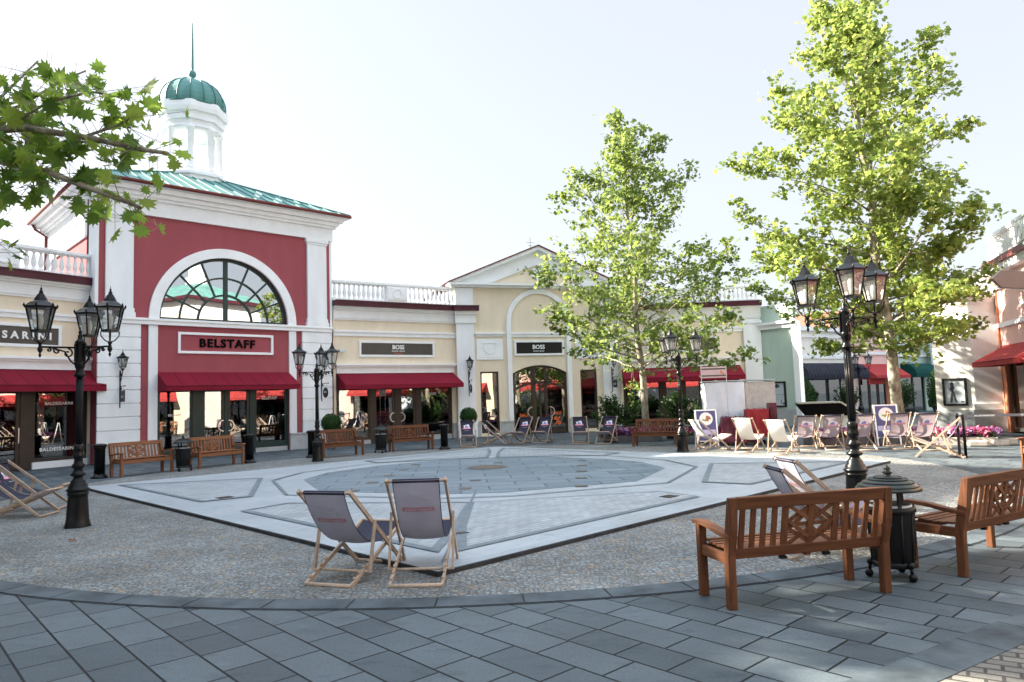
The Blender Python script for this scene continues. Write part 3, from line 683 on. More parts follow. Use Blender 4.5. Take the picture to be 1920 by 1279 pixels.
# opening in the wall is raised to 3.12 and the corners filled
Dw=[c for c in sc.collection.objects if c.parent==Dg][0]; bpy.data.objects.remove(Dw)
part('wall',M().wall(-2.42,5.5,0,6.7,[(g0-1.31,g0+1.31,0,3.12),(-1.36,-.52,.14,2.86),(3.44,4.28,.14,2.86)],0,.3),'cream',Dg)
for i in range(nn):
    a=pts[i];b=pts[i+1]
    for yy in (0.0,.3): mm.add([(a[0],yy,a[1]),(b[0],yy,b[1]),(b[0],yy,3.12),(a[0],yy,3.12)],[(0,1,2,3)])
    mm.add([(a[0],0,a[1]),(b[0],0,b[1]),(b[0],.3,b[1]),(a[0],.3,a[1])],[(0,1,2,3)])
part('door_spandrel',mm,'cream',Dg,fix=False)
# pediment
pz=6.82; pk=8.55; xl,xr=-2.75,5.67
part('tympanum',M().xz([(-2.3,pz),(5.2,pz),(g0,pz+1.55)],-.02,.28),'cream',Dg)
mm=M()
for sx in (-1,1):
    e=g0+sx*4.21; mm_=[(e,pz-.02),(g0,pk-.05),(g0,7.72),(g0+sx*2.35,pz-.02)]
    if sx>0: mm_=mm_[::-1]
    mm.xz(mm_,-.10,-.021)
    q=[(e,pz+.0),(g0,pk),(g0,pk-.16),(e+(-sx)*.38,pz+.0)]
    if sx>0: q=q[::-1]
    mm.xz(q,-.34,-.101)
part('raking_cornice',mm,'white_trim',Dg)
mm=M(); mm.box(xl+.1,xr-.1,-.20,-.001,6.62,6.71); mm.box(xl,xr,-.36,.3,6.71,6.80); part('pediment_cornice',mm,'white_trim',Dg)
mm=M()
for sx in (-1,1):
    e=g0+sx*4.30; q=[(e,pz-.0),(g0,pk+.06),(g0,pk+.005),(e-sx*.14,pz-.0)]
    if sx>0: q=q[::-1]
    mm.xz(q,-.40,6)
part('roof',mm,'gutter',Dg)
part('medallion',M().arc_xz(g0,7.32,.0,.30,0,2*PI,-.08,-.021,28),'white_trim',Dg)
mm=M().tube([(g0+.1,1,8.4),(g0+.1,1,9.25)],.012,6); mm.tube([(g0-.1,1,9.0),(g0+.3,1,9.0)],.008,5); mm.tube([(g0-.02,1,8.85),(g0+.22,1,8.85)],.008,5); part('antenna',mm,'iron_matt',Dg)
mm=M(); mm.arc_xz(g0,5.05,1.34,1.55,0,PI,-.09,-.001,40); mm.box(g0-1.55,g0-1.34,-.09,-.001,.62,5.05); mm.box(g0+1.34,g0+1.55,-.09,-.001,.62,5.05); part('arch_band',mm,'white_trim',Dg,bev=.006)
mm=M(); mm.box(g0-1.34,g0+1.34,-.05,-.0015,4.40,4.52); mm.box(g0-1.34,g0+1.34,-.09,-.0015,4.52,4.60); part('string_course',mm,'white_trim',Dg)
for xc in (-.90,3.84):
    mm=M(); mm.box(xc-.60,xc+.60,-.05,-.001,3.39,4.32); mm.box(xc-.62,xc+.62,-.06,-.001,4.42,4.52); mm.box(xc-.70,xc+.70,-.12,-.001,4.52,4.60)
    mm.box(xc-.36,xc+.36,-.07,-.051,4.12,4.17); mm.box(xc-.42,xc+.42,-.06,-.0505,3.50,3.53)
    mm.arc_xz(xc,3.95,.26,.30,PI,2*PI,-.07,-.0511,18); mm.box(xc-.30,xc-.26,-.07,-.0511,3.951,4.119); mm.box(xc+.26,xc+.30,-.07,-.0511,3.951,4.119)
    part('shield_panel',mm,'white_trim',Dg,bev=.004)
sign(Dg,.26,2.66,3.55,4.24,.09,'sign_black',[('BOSS',.26,1.42,3.93,'letter_white',.006,1.0,.02,1.0),('HUGO BOSS',.08,1.42,3.75,'letter_white',.001,1.25,.01,1.0)])
for a,b in ((-2.42,-1.62),(4.58,5.46)):
    mm=M(); mm.box(a,b,-.11,-.001,.75,6.6); mm.box(a-.05,b+.05,-.17,-.001,.55,.75); mm.box(a-.03,b+.03,-.15,-.001,0,.55); part('pilaster',mm,'white_stucco',Dg,bev=.006)
mm=M()
for a,b in ((-1.62,g0-1.34),(g0+1.34,4.58)):
    for (c_,d_) in (((a,-1.40) if a<0 else (a,3.40)),((-.48,b) if a<0 else (4.32,b))): mm.box(c_,d_,-.06,-.0005,0,.60); mm.box(c_,d_,-.09,-.0005,.60,.65)
part('plinth',mm,'plinth',Dg)
glazing(Dg,-1.36,-.52,.14,2.86,'brown_frame',fw=.07,y=.08); glazing(Dg,3.44,4.28,.14,2.86,'brown_frame',fw=.07,y=.08)
# arched double door with transom
mm=M()
def aofs(dz,k=1):
    return [(x,z-dz) for x,z in pts]
def archstrip(dz0,dz1,y0,y1,inset=0):
    P=[(x,z) for x,z in pts if g0-hw+inset-.001<=x<=g0+hw-inset+.001]
    for i in range(len(P)-1):
        a=P[i];b=P[i+1]; mm.xz([(a[0],a[1]-dz1),(b[0],b[1]-dz1),(b[0],b[1]-dz0),(a[0],a[1]-dz0)],y0,y1)
archstrip(0,.09,.06,.16); archstrip(.72,.84,.05,.17)
mm.box(g0-hw,g0-hw+.10,.06,.16,.02,2.76); mm.box(g0+hw-.10,g0+hw,.06,.16,.02,2.76); mm.box(g0-.42,g0-.32,.06,.16,.02,2.98); mm.box(g0+.32,g0+.42,.06,.16,.02,2.98) if False else None
mm.box(g0-.34,g0-.22,.05,.17,.02,3.02); mm.box(g0+.22,g0+.34,.05,.17,.02,3.02); mm.box(g0-.045,g0+.045,.05,.17,.02,2.3)
for a,b in ((g0-hw+.1,g0-.34),(g0+.34,g0+hw-.1)): mm.box(a,b,.06,.16,.02,.20)
dr=part('arched_door',mm,'brown_frame',Dg)
mm=M(); mm.add([(x,.11,z-.04) for x,z in pts]+[(g0+hw,.11,.1),(g0-hw,.11,.1)],[tuple(range(nn+3))]); part('pane',mm,'shop_glass',dr,fix=False)
mm=M(); mm.arc_xz(g0-.42,1.0,.20,.24,PI/2,1.5*PI,.0,.03,16); mm.arc_xz(g0+.42,1.0,.20,.24,-PI/2,PI/2,.0,.03,16); part('handle',mm,'steel',dr)
mm=M(); text(mm,'SALE',.20,g0-.80,.09,.86,.004,1,.004); text(mm,'%',.5,g0-.80,.09,.50,.008,1,.004); text(mm,'SALE',.20,g0+.80,.09,.90,.004,1,.004); text(mm,'%',.5,g0+.80,.09,.55,.008,1,.004); part('sale_lettering',mm,'letter_orange',dr)
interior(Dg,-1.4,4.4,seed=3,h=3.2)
roofdeck(Dg,-2.3,5.3,6.5)
for a,b in ((-2.50,-1.52),(4.5,5.54)):
    mm=M(); mm.box(a+.02,b-.02,-.18,-.112,5.02,5.4); mm.box(a,b,-.28,-.112,5.4,5.549); part('pilaster_capital',mm,'white_trim',Dg)
    mm=M(); mm.box(a-.08,b+.08,-.42,-.112,5.55,5.75); mm.box(a-.10,b+.10,-.45,-.112,5.751,5.78); part('cornice_flashing',mm,'dark_band',Dg)
# right cream wing
E_=wframe((7.73,33.36),(.9976,-.0698),'shop_wing','cream shop wing behind the lamp and covered stall, balustrade on top')
part('wall',M().wall(-2.72,3.1,0,5.62,[(-2.6,2.75,0,2.84)],0,.3),'cream',E_)
wing_common(E_,-2.75,3.86,5.55,5.78,4.97,4.40,4.63,5.6)
balustrade(E_,-2.7,3.8,5.78,6.52,-.10,[(-.3,.6)]); roofdeck(E_,-2.72,3.9,5.55)
moulding(E_,'shopfront_cornice',-2.62,2.80,[(2.84,3.10,.05),(3.10,3.17,.12),(3.17,3.24,.2)])
sign(E_,-1.42,1.82,3.52,4.24,.085,'sign_grey',[('BOSS',.24,.2,3.96,'letter_white',.006,1.0,.02,1.0),('HUGO BOSS',.08,.2,3.8,'letter_white',.001,1.25,.01,1.0)])
awning(E_,-2.62,2.80,2.84,2.36,2.17,.92,'awning_red',8)
part('lintel',M().box(-2.6,2.75,.05,.22,2.3,2.84),'brown_frame',E_)
mm=M()
for a,b in ((-2.6,-2.54),(-.9,-.7),(.05,.2),(1.0,1.2),(2.69,2.75)): mm.box(a,b,.05,.2,.02,2.3)
part('shopfront_post',mm,'brown_frame',E_)
glazing(E_,-2.54,-.9,.2,2.3,'brown_frame'); door(E_,-.7,.05,2.3,'brown_frame',hx=1); door(E_,.2,1.0,2.3,'brown_frame',hx=-1); glazing(E_,1.2,2.69,.2,2.3,'brown_frame')
mm=M(); mm.box(3.03,3.82,-.11,-.001,.75,4.95); mm.box(2.98,3.87,-.17,-.001,.55,.75); mm.box(3.0,3.85,-.15,-.001,0,.55); mm.box(2.98,3.87,-.16,-.001,4.75,4.87) ; part('pilaster',mm,'white_stucco',E_,bev=.006)
part('plinth',M().box(2.75,3.0,-.06,-.001,0,.62),'plinth',E_); part('end_wall',M().box(3.1,3.84,0.001,6,0,5.6),'white_stucco',E_)
interior(E_,-2.6,2.75,seed=4)
# left cream wing
A=wframe((-14.321,21.82),(.5075,.8616),'shop_wing','cream shop wing at the left edge of the photo, white balustrade above')
part('wall',M().wall(-7.0,1.8,0,5.75,[(-4.6,1.32,0,2.99)],0,.3),'cream',A)
wing_common(A,-7,1.75,5.70,5.93,5.17,4.52,4.74,5.7)
balustrade(A,-7,1.72,5.93,6.72,-.10,[(-6.2,-5.2),(-1.75,-.85)]); roofdeck(A,-7,1.8,5.7)
moulding(A,'shopfront_cornice',-4.75,1.40,[(2.99,3.23,.05),(3.23,3.30,.12),(3.30,3.38,.2)])
sign(A,-3.35,.46,3.66,4.36,.09,'sign_grey',[('BALDESSARINI',.30,-1.31,4.0,'letter_white',.010,1.62,.03,1.0)])
awning(A,-4.7,1.38,2.99,2.50,2.30,.92,'awning_red',11)
part('lintel',M().box(-4.6,1.32,.05,.22,2.4,2.99),'brown_frame',A)
mm=M()
for a,b in ((-4.6,-4.5),(-3.1,-2.9),(-2.05,-1.85),(-.62,-.26),(1.22,1.32)): mm.box(a,b,.05,.2,.02,2.4)
part('shopfront_post',mm,'brown_frame',A)
glazing(A,-4.5,-3.1,.22,2.4,'brown_frame'); door(A,-2.9,-2.05,2.4,'brown_frame',hx=1); door(A,-1.85,-.62,2.4,'brown_frame',hx=1,ring=False); glazing(A,-.26,1.22,.22,2.4,'brown_frame')
part('sill',M().box(-.30,1.32,-.02,.24,0,.2).box(-4.6,-3.0,-.02,.24,0,.2),'white_stucco',A)
mm=M().box(1.32,1.8,-.06,-.001,0,.6); mm.box(1.32,1.8,-.09,-.001,.6,.65); mm.box(-7,-4.6,-.06,-.001,0,.6); part('plinth',mm,'plinth',A)
interior(A,-4.6,1.3,seed=5)
mm=M(); text(mm,'BALDESSARINI',.15,.48,.113,.55,.003,1.1,.003); text(mm,'BALDESSARINI',.13,.5,.113,1.95,.002,1,.003); part('window_lettering',mm,'letter_white',A)
# ---------- buildings to the right of the square
def prism(par,name,poly,z0,z1,mat): 
    return part(name,M().xy(poly,z0,z1),mat,par)
def seg(a,b): d=Vector((b[0]-a[0],b[1]-a[1])); return d.length,d.normalized()
Gb=wframe((11.52,33.1),(math.sin(R(143)),math.cos(R(143))),'green_walled_building','pale green plain wall building behind the white deckchairs','building')
L=1.72
# local: x along wall, y away from the viewer
part('wall',M().xy([(0,0),(L,0),(L-2.1,3.6),(-2.1,3.6)],0,5.5),'green_wall',Gb)
part('plinth',M().box(0,L+.02,-.05,-.001,0,.74),'plinth',Gb); part('corner_pilaster',M().xy([(L-.06,-.10),(L+.22,-.10),(L-.2,.9),(L-.6,.9)],0,4.7),'white_stucco',Gb)
mm=M(); mm.box(-.02,L+.18,-.14,-.101,4.4,4.6); mm.box(-.02,L+.2,-.25,-.101,4.6,4.72); part('cornice',mm,'white_trim',Gb)
# shop row down the side street
row_d=Vector((12.2,8.0)).normalized(); row_o=Vector((14.91,38.0))
def rowb(u,name,label): 
    q=row_o+row_d*u; return wframe(q,row_d,name,label)
S1=rowb(-.6,'cream_shop','pale cream shop with a ribbed dark blue barrel awning in the side street')
part('wall',M().wall(0,6.3,0,5.0,[(.7,5.9,0,2.9)],0,.3),'pale_wall',S1); part('end_wall',M().box(0,6.3,.301,5,2.9,4.98).box(0,.3,.3,5,0,2.9),'pale_wall',S1)
mm=M()
aw=[(0,2.98),(-.35,2.95),(-.65,2.82),(-.85,2.6),(-.95,2.36),(-.96,2.12)]
for i in range(len(aw)-1): mm.yz([aw[i],aw[i+1],(aw[i+1][0]+.03,aw[i+1][1]-.02),(aw[i][0],aw[i][1]-.03)],.55,6.1)
mm.yz(aw+[(0,2.12)],.53,.549); mm.yz(aw+[(0,2.12)],6.101,6.12); sa=part('awning',mm,'awning_navy',S1)
mm=M()
for i in range(1,20): mm.tube([(.55+5.55*i/20,a-.012,b+.012) for a,b in aw],.018,5)
plain('awning_rib',(.075,.075,.10),.8); part('awning_rib',mm,'awning_rib',sa)
mm=M(); mm.box(0,6.3,-.07,-.001,3.25,3.45); mm.box(0,6.3,-.12,-.001,4.4,4.6); mm.box(0,6.3,-.3,-.001,4.75,5.0); part('cornice',mm,'white_trim',S1)
glazing(S1,.7,3.6,.1,2.9,'green_frame',rails=(2.1,)); glazing(S1,3.7,4.9,.1,2.9,'green_frame'); mm=M(); mm.box(4.9,5.9,.05,.3,0,2.9); part('pier',mm,'pale_wall',S1)
part('shop_room',M().add([(.6,.4,0),(5,.4,0),(5,3,0),(.6,3,0),(.6,.4,2.9),(5,.4,2.9),(5,3,2.9),(.6,3,2.9)],[(2,3,7,6),(0,4,7,3),(1,2,6,5),(4,5,6,7),(0,1,2,3)]),'interior',S1,fix=False)
S2=rowb(5.7,'pink_shop','pink shop with bright red awning in the side street')
part('wall',M().wall(0,4.4,0,5.2,[(.3,3.9,0,2.9)],0,.3),'pink_wall',S2); part('rear_wall',M().box(0,4.4,.301,5,2.9,5.18),'pink_wall',S2)
part('gable',M().xz([(0,5.2),(4.4,5.2),(2.2,6.3)],0,.3),'pink_wall',S2); mm=M()
for sx in (-1,1):
    q=[(2.2+sx*2.5,5.1),(2.2,6.42),(2.2,6.32),(2.2+sx*2.5,5.0)]
    mm.xz(q if sx<0 else q[::-1],-.3,5)
part('roof',mm,'roof_tile',S2)
awning(S2,.35,4.0,2.95,2.25,2.08,1.0,'awning_brightred',0); mm=M(); mm.box(0,4.4,-.08,-.001,3.5,3.65); mm.box(0,4.4,-.2,-.001,5.0,5.2); part('cornice',mm,'white_trim',S2)
for i,(a,b) in enumerate(((.3,1.4),(1.45,2.3),(2.35,3.1))): glazing(S2,a,b,.05,2.9,'brown_frame',fw=.08)
part('pier',M().box(3.1,3.9,.05,.5,0,2.9),'stone_orange',S2); part('shop_room',M().box(.3,3.1,.5,.6,0,2.9),'interior',S2)
part('sign_board',M().box(.2,1.9,-.62,-.55,1.75,2.07),'awning_brightred',S2)
S3=rowb(10.1,'pale_green_shop','pale green shop with teal barrel awning behind the right tree')
part('wall',M().wall(0,6,0,5.0,[(.5,3.1,0,2.9)],0,.3),'green_wall',S3); part('rear_wall',M().box(0,6,.301,5,2.9,4.98),'green_wall',S3)
mm=M()
for i in range(len(aw)-1): mm.yz([aw[i],aw[i+1],(aw[i+1][0]+.03,aw[i+1][1]-.02),(aw[i][0],aw[i][1]-.03)],.4,3.1)
mm.yz(aw+[(0,2.12)],.38,.399); mm.yz(aw+[(0,2.12)],3.101,3.12); part('awning',mm,'awning_teal',S3)
mm=M(); mm.box(0,6,-.08,-.001,3.4,3.55); mm.box(0,6,-.25,-.001,4.8,5.0); part('cornice',mm,'white_trim',S3)
glazing(S3,.5,1.8,.05,2.9,'green_frame'); glazing(S3,1.85,3.1,.05,2.9,'green_frame'); part('shop_room',M().box(.5,3.1,.5,.6,0,2.9),'interior',S3)
bn=wframe(row_o+row_d*13.2+Vector((.54,-.84))*.5,row_d,'wall_banner','tall pale banner with dark lettering and grey photo at the side street end','banner')
part('banner_panel',M().box(0,1.5,-.03,0,2.55,4.2),'poster_paper',bn)
mm=M(); text(mm,'NEUMO',.32,.75,-.03,3.85,.012,1,.01); part('lettering',mm,'poster_ink',bn); mm=M().xz([(0.05,2.6),(1.45,2.6),(1.45,3.0),(1.2,3.3),(1.0,3.1),(.6,3.05),(.3,2.85)],-.04,-.031); part('photo_shape',mm,'sign_grey',bn)
mm=M().box(0,1.5,-.06,.0,2.15,2.5); part('lower_panel',mm,'green_frame',bn)
# white corner building with poster
Wb=wframe((14.85,25.25),Vector((.75,-.85)).normalized(),'white_corner_building','white corner building with grey plinth, leaf shadows and a framed poster','building')
part('wall',M().xy([(0,0),(1.18,0),(2.2,1.2),(.6,5),(-1.2,4.4)],0,4.9),'pale_wall',Wb); part('plinth',M().box(-.03,1.18,-.05,-.001,0,.74),'plinth',Wb)
mm=M(); mm.box(-.02,1.2,-.10,-.001,4.55,4.7); mm.box(-.02,1.25,-.22,-.001,4.7,4.9); part('cornice',mm,'white_trim',Wb)
dP=(Vector((16.42,24.12))-Vector((15.62,24.42))).normalized()
Pk=wframe((16.44,24.1),(math.sin(R(199)),math.cos(R(199))),'pink_shop_building','sunlit pink shop building with white corner pilaster and red awning at the right edge')
part('wall',M().wall(0,10,0,5.45,[(.55,4.6,0,2.8),(5.4,9.4,0,2.8)],0,.3),'pink_wall',Pk); part('rear_wall',M().box(0,10,.301,6,2.9,5.44),'pink_wall',Pk)
mm=M(); mm.box(0,10,-.35,.3,5.45,5.64); part('cornice_flashing',mm,'gutter',Pk); mm=M(); mm.box(0,10,-.10,-.001,4.72,4.82); mm.box(0,10,-.26,-.001,5.2,5.449); mm.box(0,10,-.08,-.001,3.45,3.6);part('cornice',mm,'white_trim',Pk)
balustrade(Pk,0,10,5.64,6.55,-.05,[(3,4)]); 
mm=M(); mm.box(-.05,.10,-.10,-.001,.7,4.7)
part('side_strip',M().box(.12,.24,-.06,-.001,.6,5.1),'stone_orange',Pk)
mm=M(); 
ang=math.atan2(dP.y,dP.x)-math.atan2(math.cos(R(199)),math.sin(R(199)))
mm.T=Matrix.Rotation(ang,4,'Z'); mm.box(-.84,-.0,-.05,.3,.74,4.35); mm.box(-.90,.02,-.10,.3,.74,.95); mm.box(-.88,.02,-.10,.3,4.35,4.45); mm.box(-.92,.02,-.16,.3,4.45,4.55); mm.box(-.96,.04,-.24,.3,4.55,4.68); mm.box(-.8,.0,-.02,.3,4.68,5.4)
part('corner_pilaster',mm,'white_stucco',Pk,bev=.006)
mm=M(); mm.T=Matrix.Rotation(ang,4,'Z'); mm.box(-.92,.04,-.12,.3,0,.739); part('plinth',mm,'plinth',Pk)
awning(Pk,.45,4.9,2.85,2.32,2.16,.95,'awning_brightred',8,line='awning_red'); awning(Pk,5.2,9.6,2.85,2.32,2.16,.95,'awning_brightred',8,line='awning_red')
glazing(Pk,.6,1.9,.1,2.8,'brown_frame'); door(Pk,2.0,3.0,2.8,'brown_frame'); glazing(Pk,3.1,4.6,.1,2.8,'brown_frame'); glazing(Pk,5.4,9.4,.1,2.8,'brown_frame',rails=())
part('shop_room',M().box(.5,9.5,2.2,2.3,0,2.8),'interior',Pk); part('door_pier',M().box(.25,.55,-.04,.3,0,2.8),'stone_orange',Pk)
def poster(par_o,par_d,u0,u1,z0,z1,label,kind):
    t=wframe(par_o,par_d,'framed_poster',label,'poster',group='framed posters on plain walls')
    mm=M(); f=.07; mm.box(u0,u1,-.07,-.002,z0,z0+f); mm.box(u0,u1,-.07,-.002,z1-f,z1); mm.box(u0,u0+f,-.07,-.002,z0+f,z1-f); mm.box(u1-f,u1,-.07,-.002,z0+f,z1-f); part('frame',mm,'sign_black',t)
    pp=part('sheet',M().box(u0+f,u1-f,-.03,-.003,z0+f,z1-f),'poster_paper',t)
    w_=u1-u0; h=z1-z0; mm=M(); X=lambda a:u0+w_*a; Z=lambda a:z0+h*a
    if kind:
        mm.xz([(X(.28),Z(.12)),(X(.36),Z(.12)),(X(.42),Z(.35)),(X(.5),Z(.14)),(X(.56),Z(.14)),(X(.5),Z(.42)),(X(.44),Z(.55)),(X(.5),Z(.66)),(X(.46),Z(.72)),(X(.46),Z(.84)),(X(.38),Z(.88)),(X(.31),Z(.82)),(X(.34),Z(.70)),(X(.28),Z(.62)),(X(.36),Z(.5)),(X(.30),Z(.36))],-.033,-.0305)
        mm.xz([(X(.72),Z(.12)),(X(.86),Z(.12)),(X(.86),Z(.17)),(X(.72),Z(.17))],-.033,-.0305)
    else:
        mm.xz([(X(.28),Z(.78)),(X(.40),Z(.74)),(X(.52),Z(.78)),(X(.62),Z(.76)),(X(.55),Z(.88)),(X(.42),Z(.91)),(X(.30),Z(.88))],-.033,-.0305)
        mm.xz([(X(.62),Z(.12)),(X(.68),Z(.12)),(X(.67),Z(.30)),(X(.63),Z(.30))],-.033,-.0305); mm.xz([(X(.75),Z(.10)),(X(.88),Z(.10)),(X(.88),Z(.18)),(X(.75),Z(.16))],-.033,-.0305)
        mm.xz([(X(.2),Z(.48)),(X(.85),Z(.475)),(X(.85),Z(.485)),(X(.2),Z(.49))],-.033,-.0305)
    part('picture',mm,'poster_ink',pp); return t
poster((11.52,33.1),(math.sin(R(143)),math.cos(R(143))),.42,1.16,.85,2.0,'framed grey poster on the pale green wall, behind the white deckchairs',0)
poster((14.85,25.25),Vector((.75,-.85)).normalized(),.23,.98,.88,1.83,'framed fashion poster of a standing figure on the white corner wall at the right',1)
# ---------- buildings beside and behind the viewpoint (mirrored in the shop windows), and an added shade block
H1=thing('shade_block','tall plain block added out of view on the left to shade the square','shade blocker')  # unseen block, added and sized to throw the shade across the square
part('wall',M().xy([(-27.1,27.5),(-22.3,23.3),(-29,17.6),(-33.5,9),(-46,12),(-46,32)],0,19),'pale_wall',H1); part('roof_edge',M().xy([(-27.1,27.8),(-22.0,23.3),(-28.8,17.4),(-33.5,8.7),(-46.3,11.7),(-46.3,32.3)],19,19.3),'dark_band',H1)
def simple_shop(o,az,L,label,col,awm,h=5.6,tower=False):
    t=wframe(o,(math.sin(R(az)),math.cos(R(az))),'opposite_shop',label)
    n=max(1,int(L/5)); holes=[(i*L/n+.6,(i+1)*L/n-.6,0,2.8) for i in range(n)]
    part('wall',M().wall(0,L,0,h,holes,0,.3),col,t); part('rear_wall',M().box(0,L,2.2,2.4,0,h-.1),'interior',t); part('side_wall',M().box(0,.2,.3,2.2,0,h-.05).box(L-.2,L,.3,2.2,0,h-.05),col,t)
    mm=M(); mm.box(0,L,-.3,-.001,h-.5,h-.05); mm.box(0,L,-.08,-.001,h-1.2,h-1.0); part('cornice',mm,'white_trim',t); part('cornice_flashing',M().box(0,L,-.4,.3,h-.04,h+.15),'dark_band',t)
    mm=M(); mm.box(0,L,-.15,.1,h+.9,h+1.02)
    for i in range(int(L/.3)): mm.box(i*.3+.08,i*.3+.2,-.08,.04,h+.15,h+.9)
    part('parapet',mm,'white_trim',t)
    for a,b,_,_ in holes: awning(t,a-.1,b+.1,2.9,2.35,2.15,.95,awm,0); glazing(t,a,(a+b)/2,.15,2.8,'brown_frame'); glazing(t,(a+b)/2,b,.15,2.8,'brown_frame')
    return t
simple_shop((12.4,12.5),214,9,'cream shop to the right of the viewpoint, only seen mirrored in windows','cream','awning_brightred')
simple_shop((9.5,-1.5),268,14,'pale shop behind the viewpoint, only seen mirrored in windows','pale_wall','awning_brightred')
simple_shop((26,-4),300,14,'tall green roofed shop far behind the viewpoint, only seen mirrored in windows','pale_wall','awning_teal',8)
simple_shop((-21.5,3),2,12,'cream shop left of the viewpoint, out of view','cream','awning_red')
t=thing('green_roof_pavilion','pale square pavilion with green hipped roof, right of the view, mirrored in the fan window','pavilion',(26.5,6.5,0),R(25))
part('wall',M().box(-3.8,3.8,-3.8,3.8,0,10.6),'pale_wall',t); part('eaves',M().box(-4.4,4.4,-4.4,4.4,10.6,10.85),'dark_band',t)
mm=M(); mm.add([(-4.4,-4.4,10.86),(4.4,-4.4,10.86),(4.4,4.4,10.86),(-4.4,4.4,10.86),(0,0,13.0)],[(0,1,4),(1,2,4),(2,3,4),(3,0,4)]); part('roof',mm,'copper',t)
mm=M().lathe([(.9,12.6),(.9,13.2),(.6,13.3),(.6,14.6),(1.0,14.7),(1.0,15),(.8,15.5),(.1,16.1),(.02,18)],8,(0,0,0),True); part('lantern_turret',mm,'white_trim',t)
# ================================================================ STREET FURNITURE
def lantern(par,c,s=1.0,n=6,ph=0):
    """six sided lantern, c = centre of its base; returns the lantern part"""
    x,y,z=c
    P=lambda r,h:(x+r,y,z+h)
    mm=M(); rb,rt_=.135*s,.215*s; h=.40*s
    for i in range(n):
        a=ph+2*PI*i/n; mm.beam((x+rb*math.cos(a),y+rb*math.sin(a),z+.03*s),(x+rt_*math.cos(a),y+rt_*math.sin(a),z+h),.018*s,.018*s)
    mm.lathe([(rb*.6,0),(rb*1.08,.0),(rb*1.08,.035*s),(rb*.9,.035*s)],n,c,True,ph)
    mm.lathe([(rt_*.9,h),(rt_*1.12,h),(rt_*1.16,h+.03*s),(rt_*1.06,h+.045*s),(rt_*.72,h+.105*s),(rt_*.50,h+.13*s),(rt_*.42,h+.17*s),(rt_*.24,h+.24*s),(rt_*.18,h+.245*s),(rt_*.16,h+.27*s),(.0001,h+.28*s)],n,c,True,ph)
    for i in range(n):
        a=ph+2*PI*i/n; q=(x+rt_*1.13*math.cos(a),y+rt_*1.13*math.sin(a)); mm.lathe([(.010*s,h+.02*s),(.022*s,h+.045*s),(.010*s,h+.065*s),(.012*s,h+.075*s),(.0001,h+.085*s)],6,(q[0],q[1],z))
    mm.lathe([(.02*s,h+.27*s),(.032*s,h+.29*s),(.012*s,h+.31*s),(.022*s,h+.33*s),(.008*s,h+.35*s),(.0001,h+.41*s)],8,c)
    o=part('lantern',mm,'iron',par)
    g=M(); g.lathe([(rb*.93,.036*s),(rt_*.95,h-.002)],n,c,True,ph); g.f=g.f[:n]; g.sm=g.sm[:n]; part('glass',g,'lamp_glass',o,fix=False)
    b_=M().lathe([(.03*s,.04*s),(.03*s,.10*s),(.045*s,.16*s),(.045*s,.26*s),(.02*s,.31*s),(.0001,.32*s)],8,c); part('lamp_bulb',b_,'bulb',o)
    return o
def scroll(mm,c,r,a0,turns,dirv,rad=.012,n=18,sgn=1):
    pts=[]
    for i in range(n+1):
        f=i/n; a=a0+sgn*turns*2*PI*f; rr=r*(1-.75*f)
        pts.append(Vector(c)+Vector(dirv)*(rr*math.cos(a))+Vector((0,0,rr*math.sin(a))))
    mm.tube(pts,[rad]*(len(pts)-1)+[rad*1.6],6)
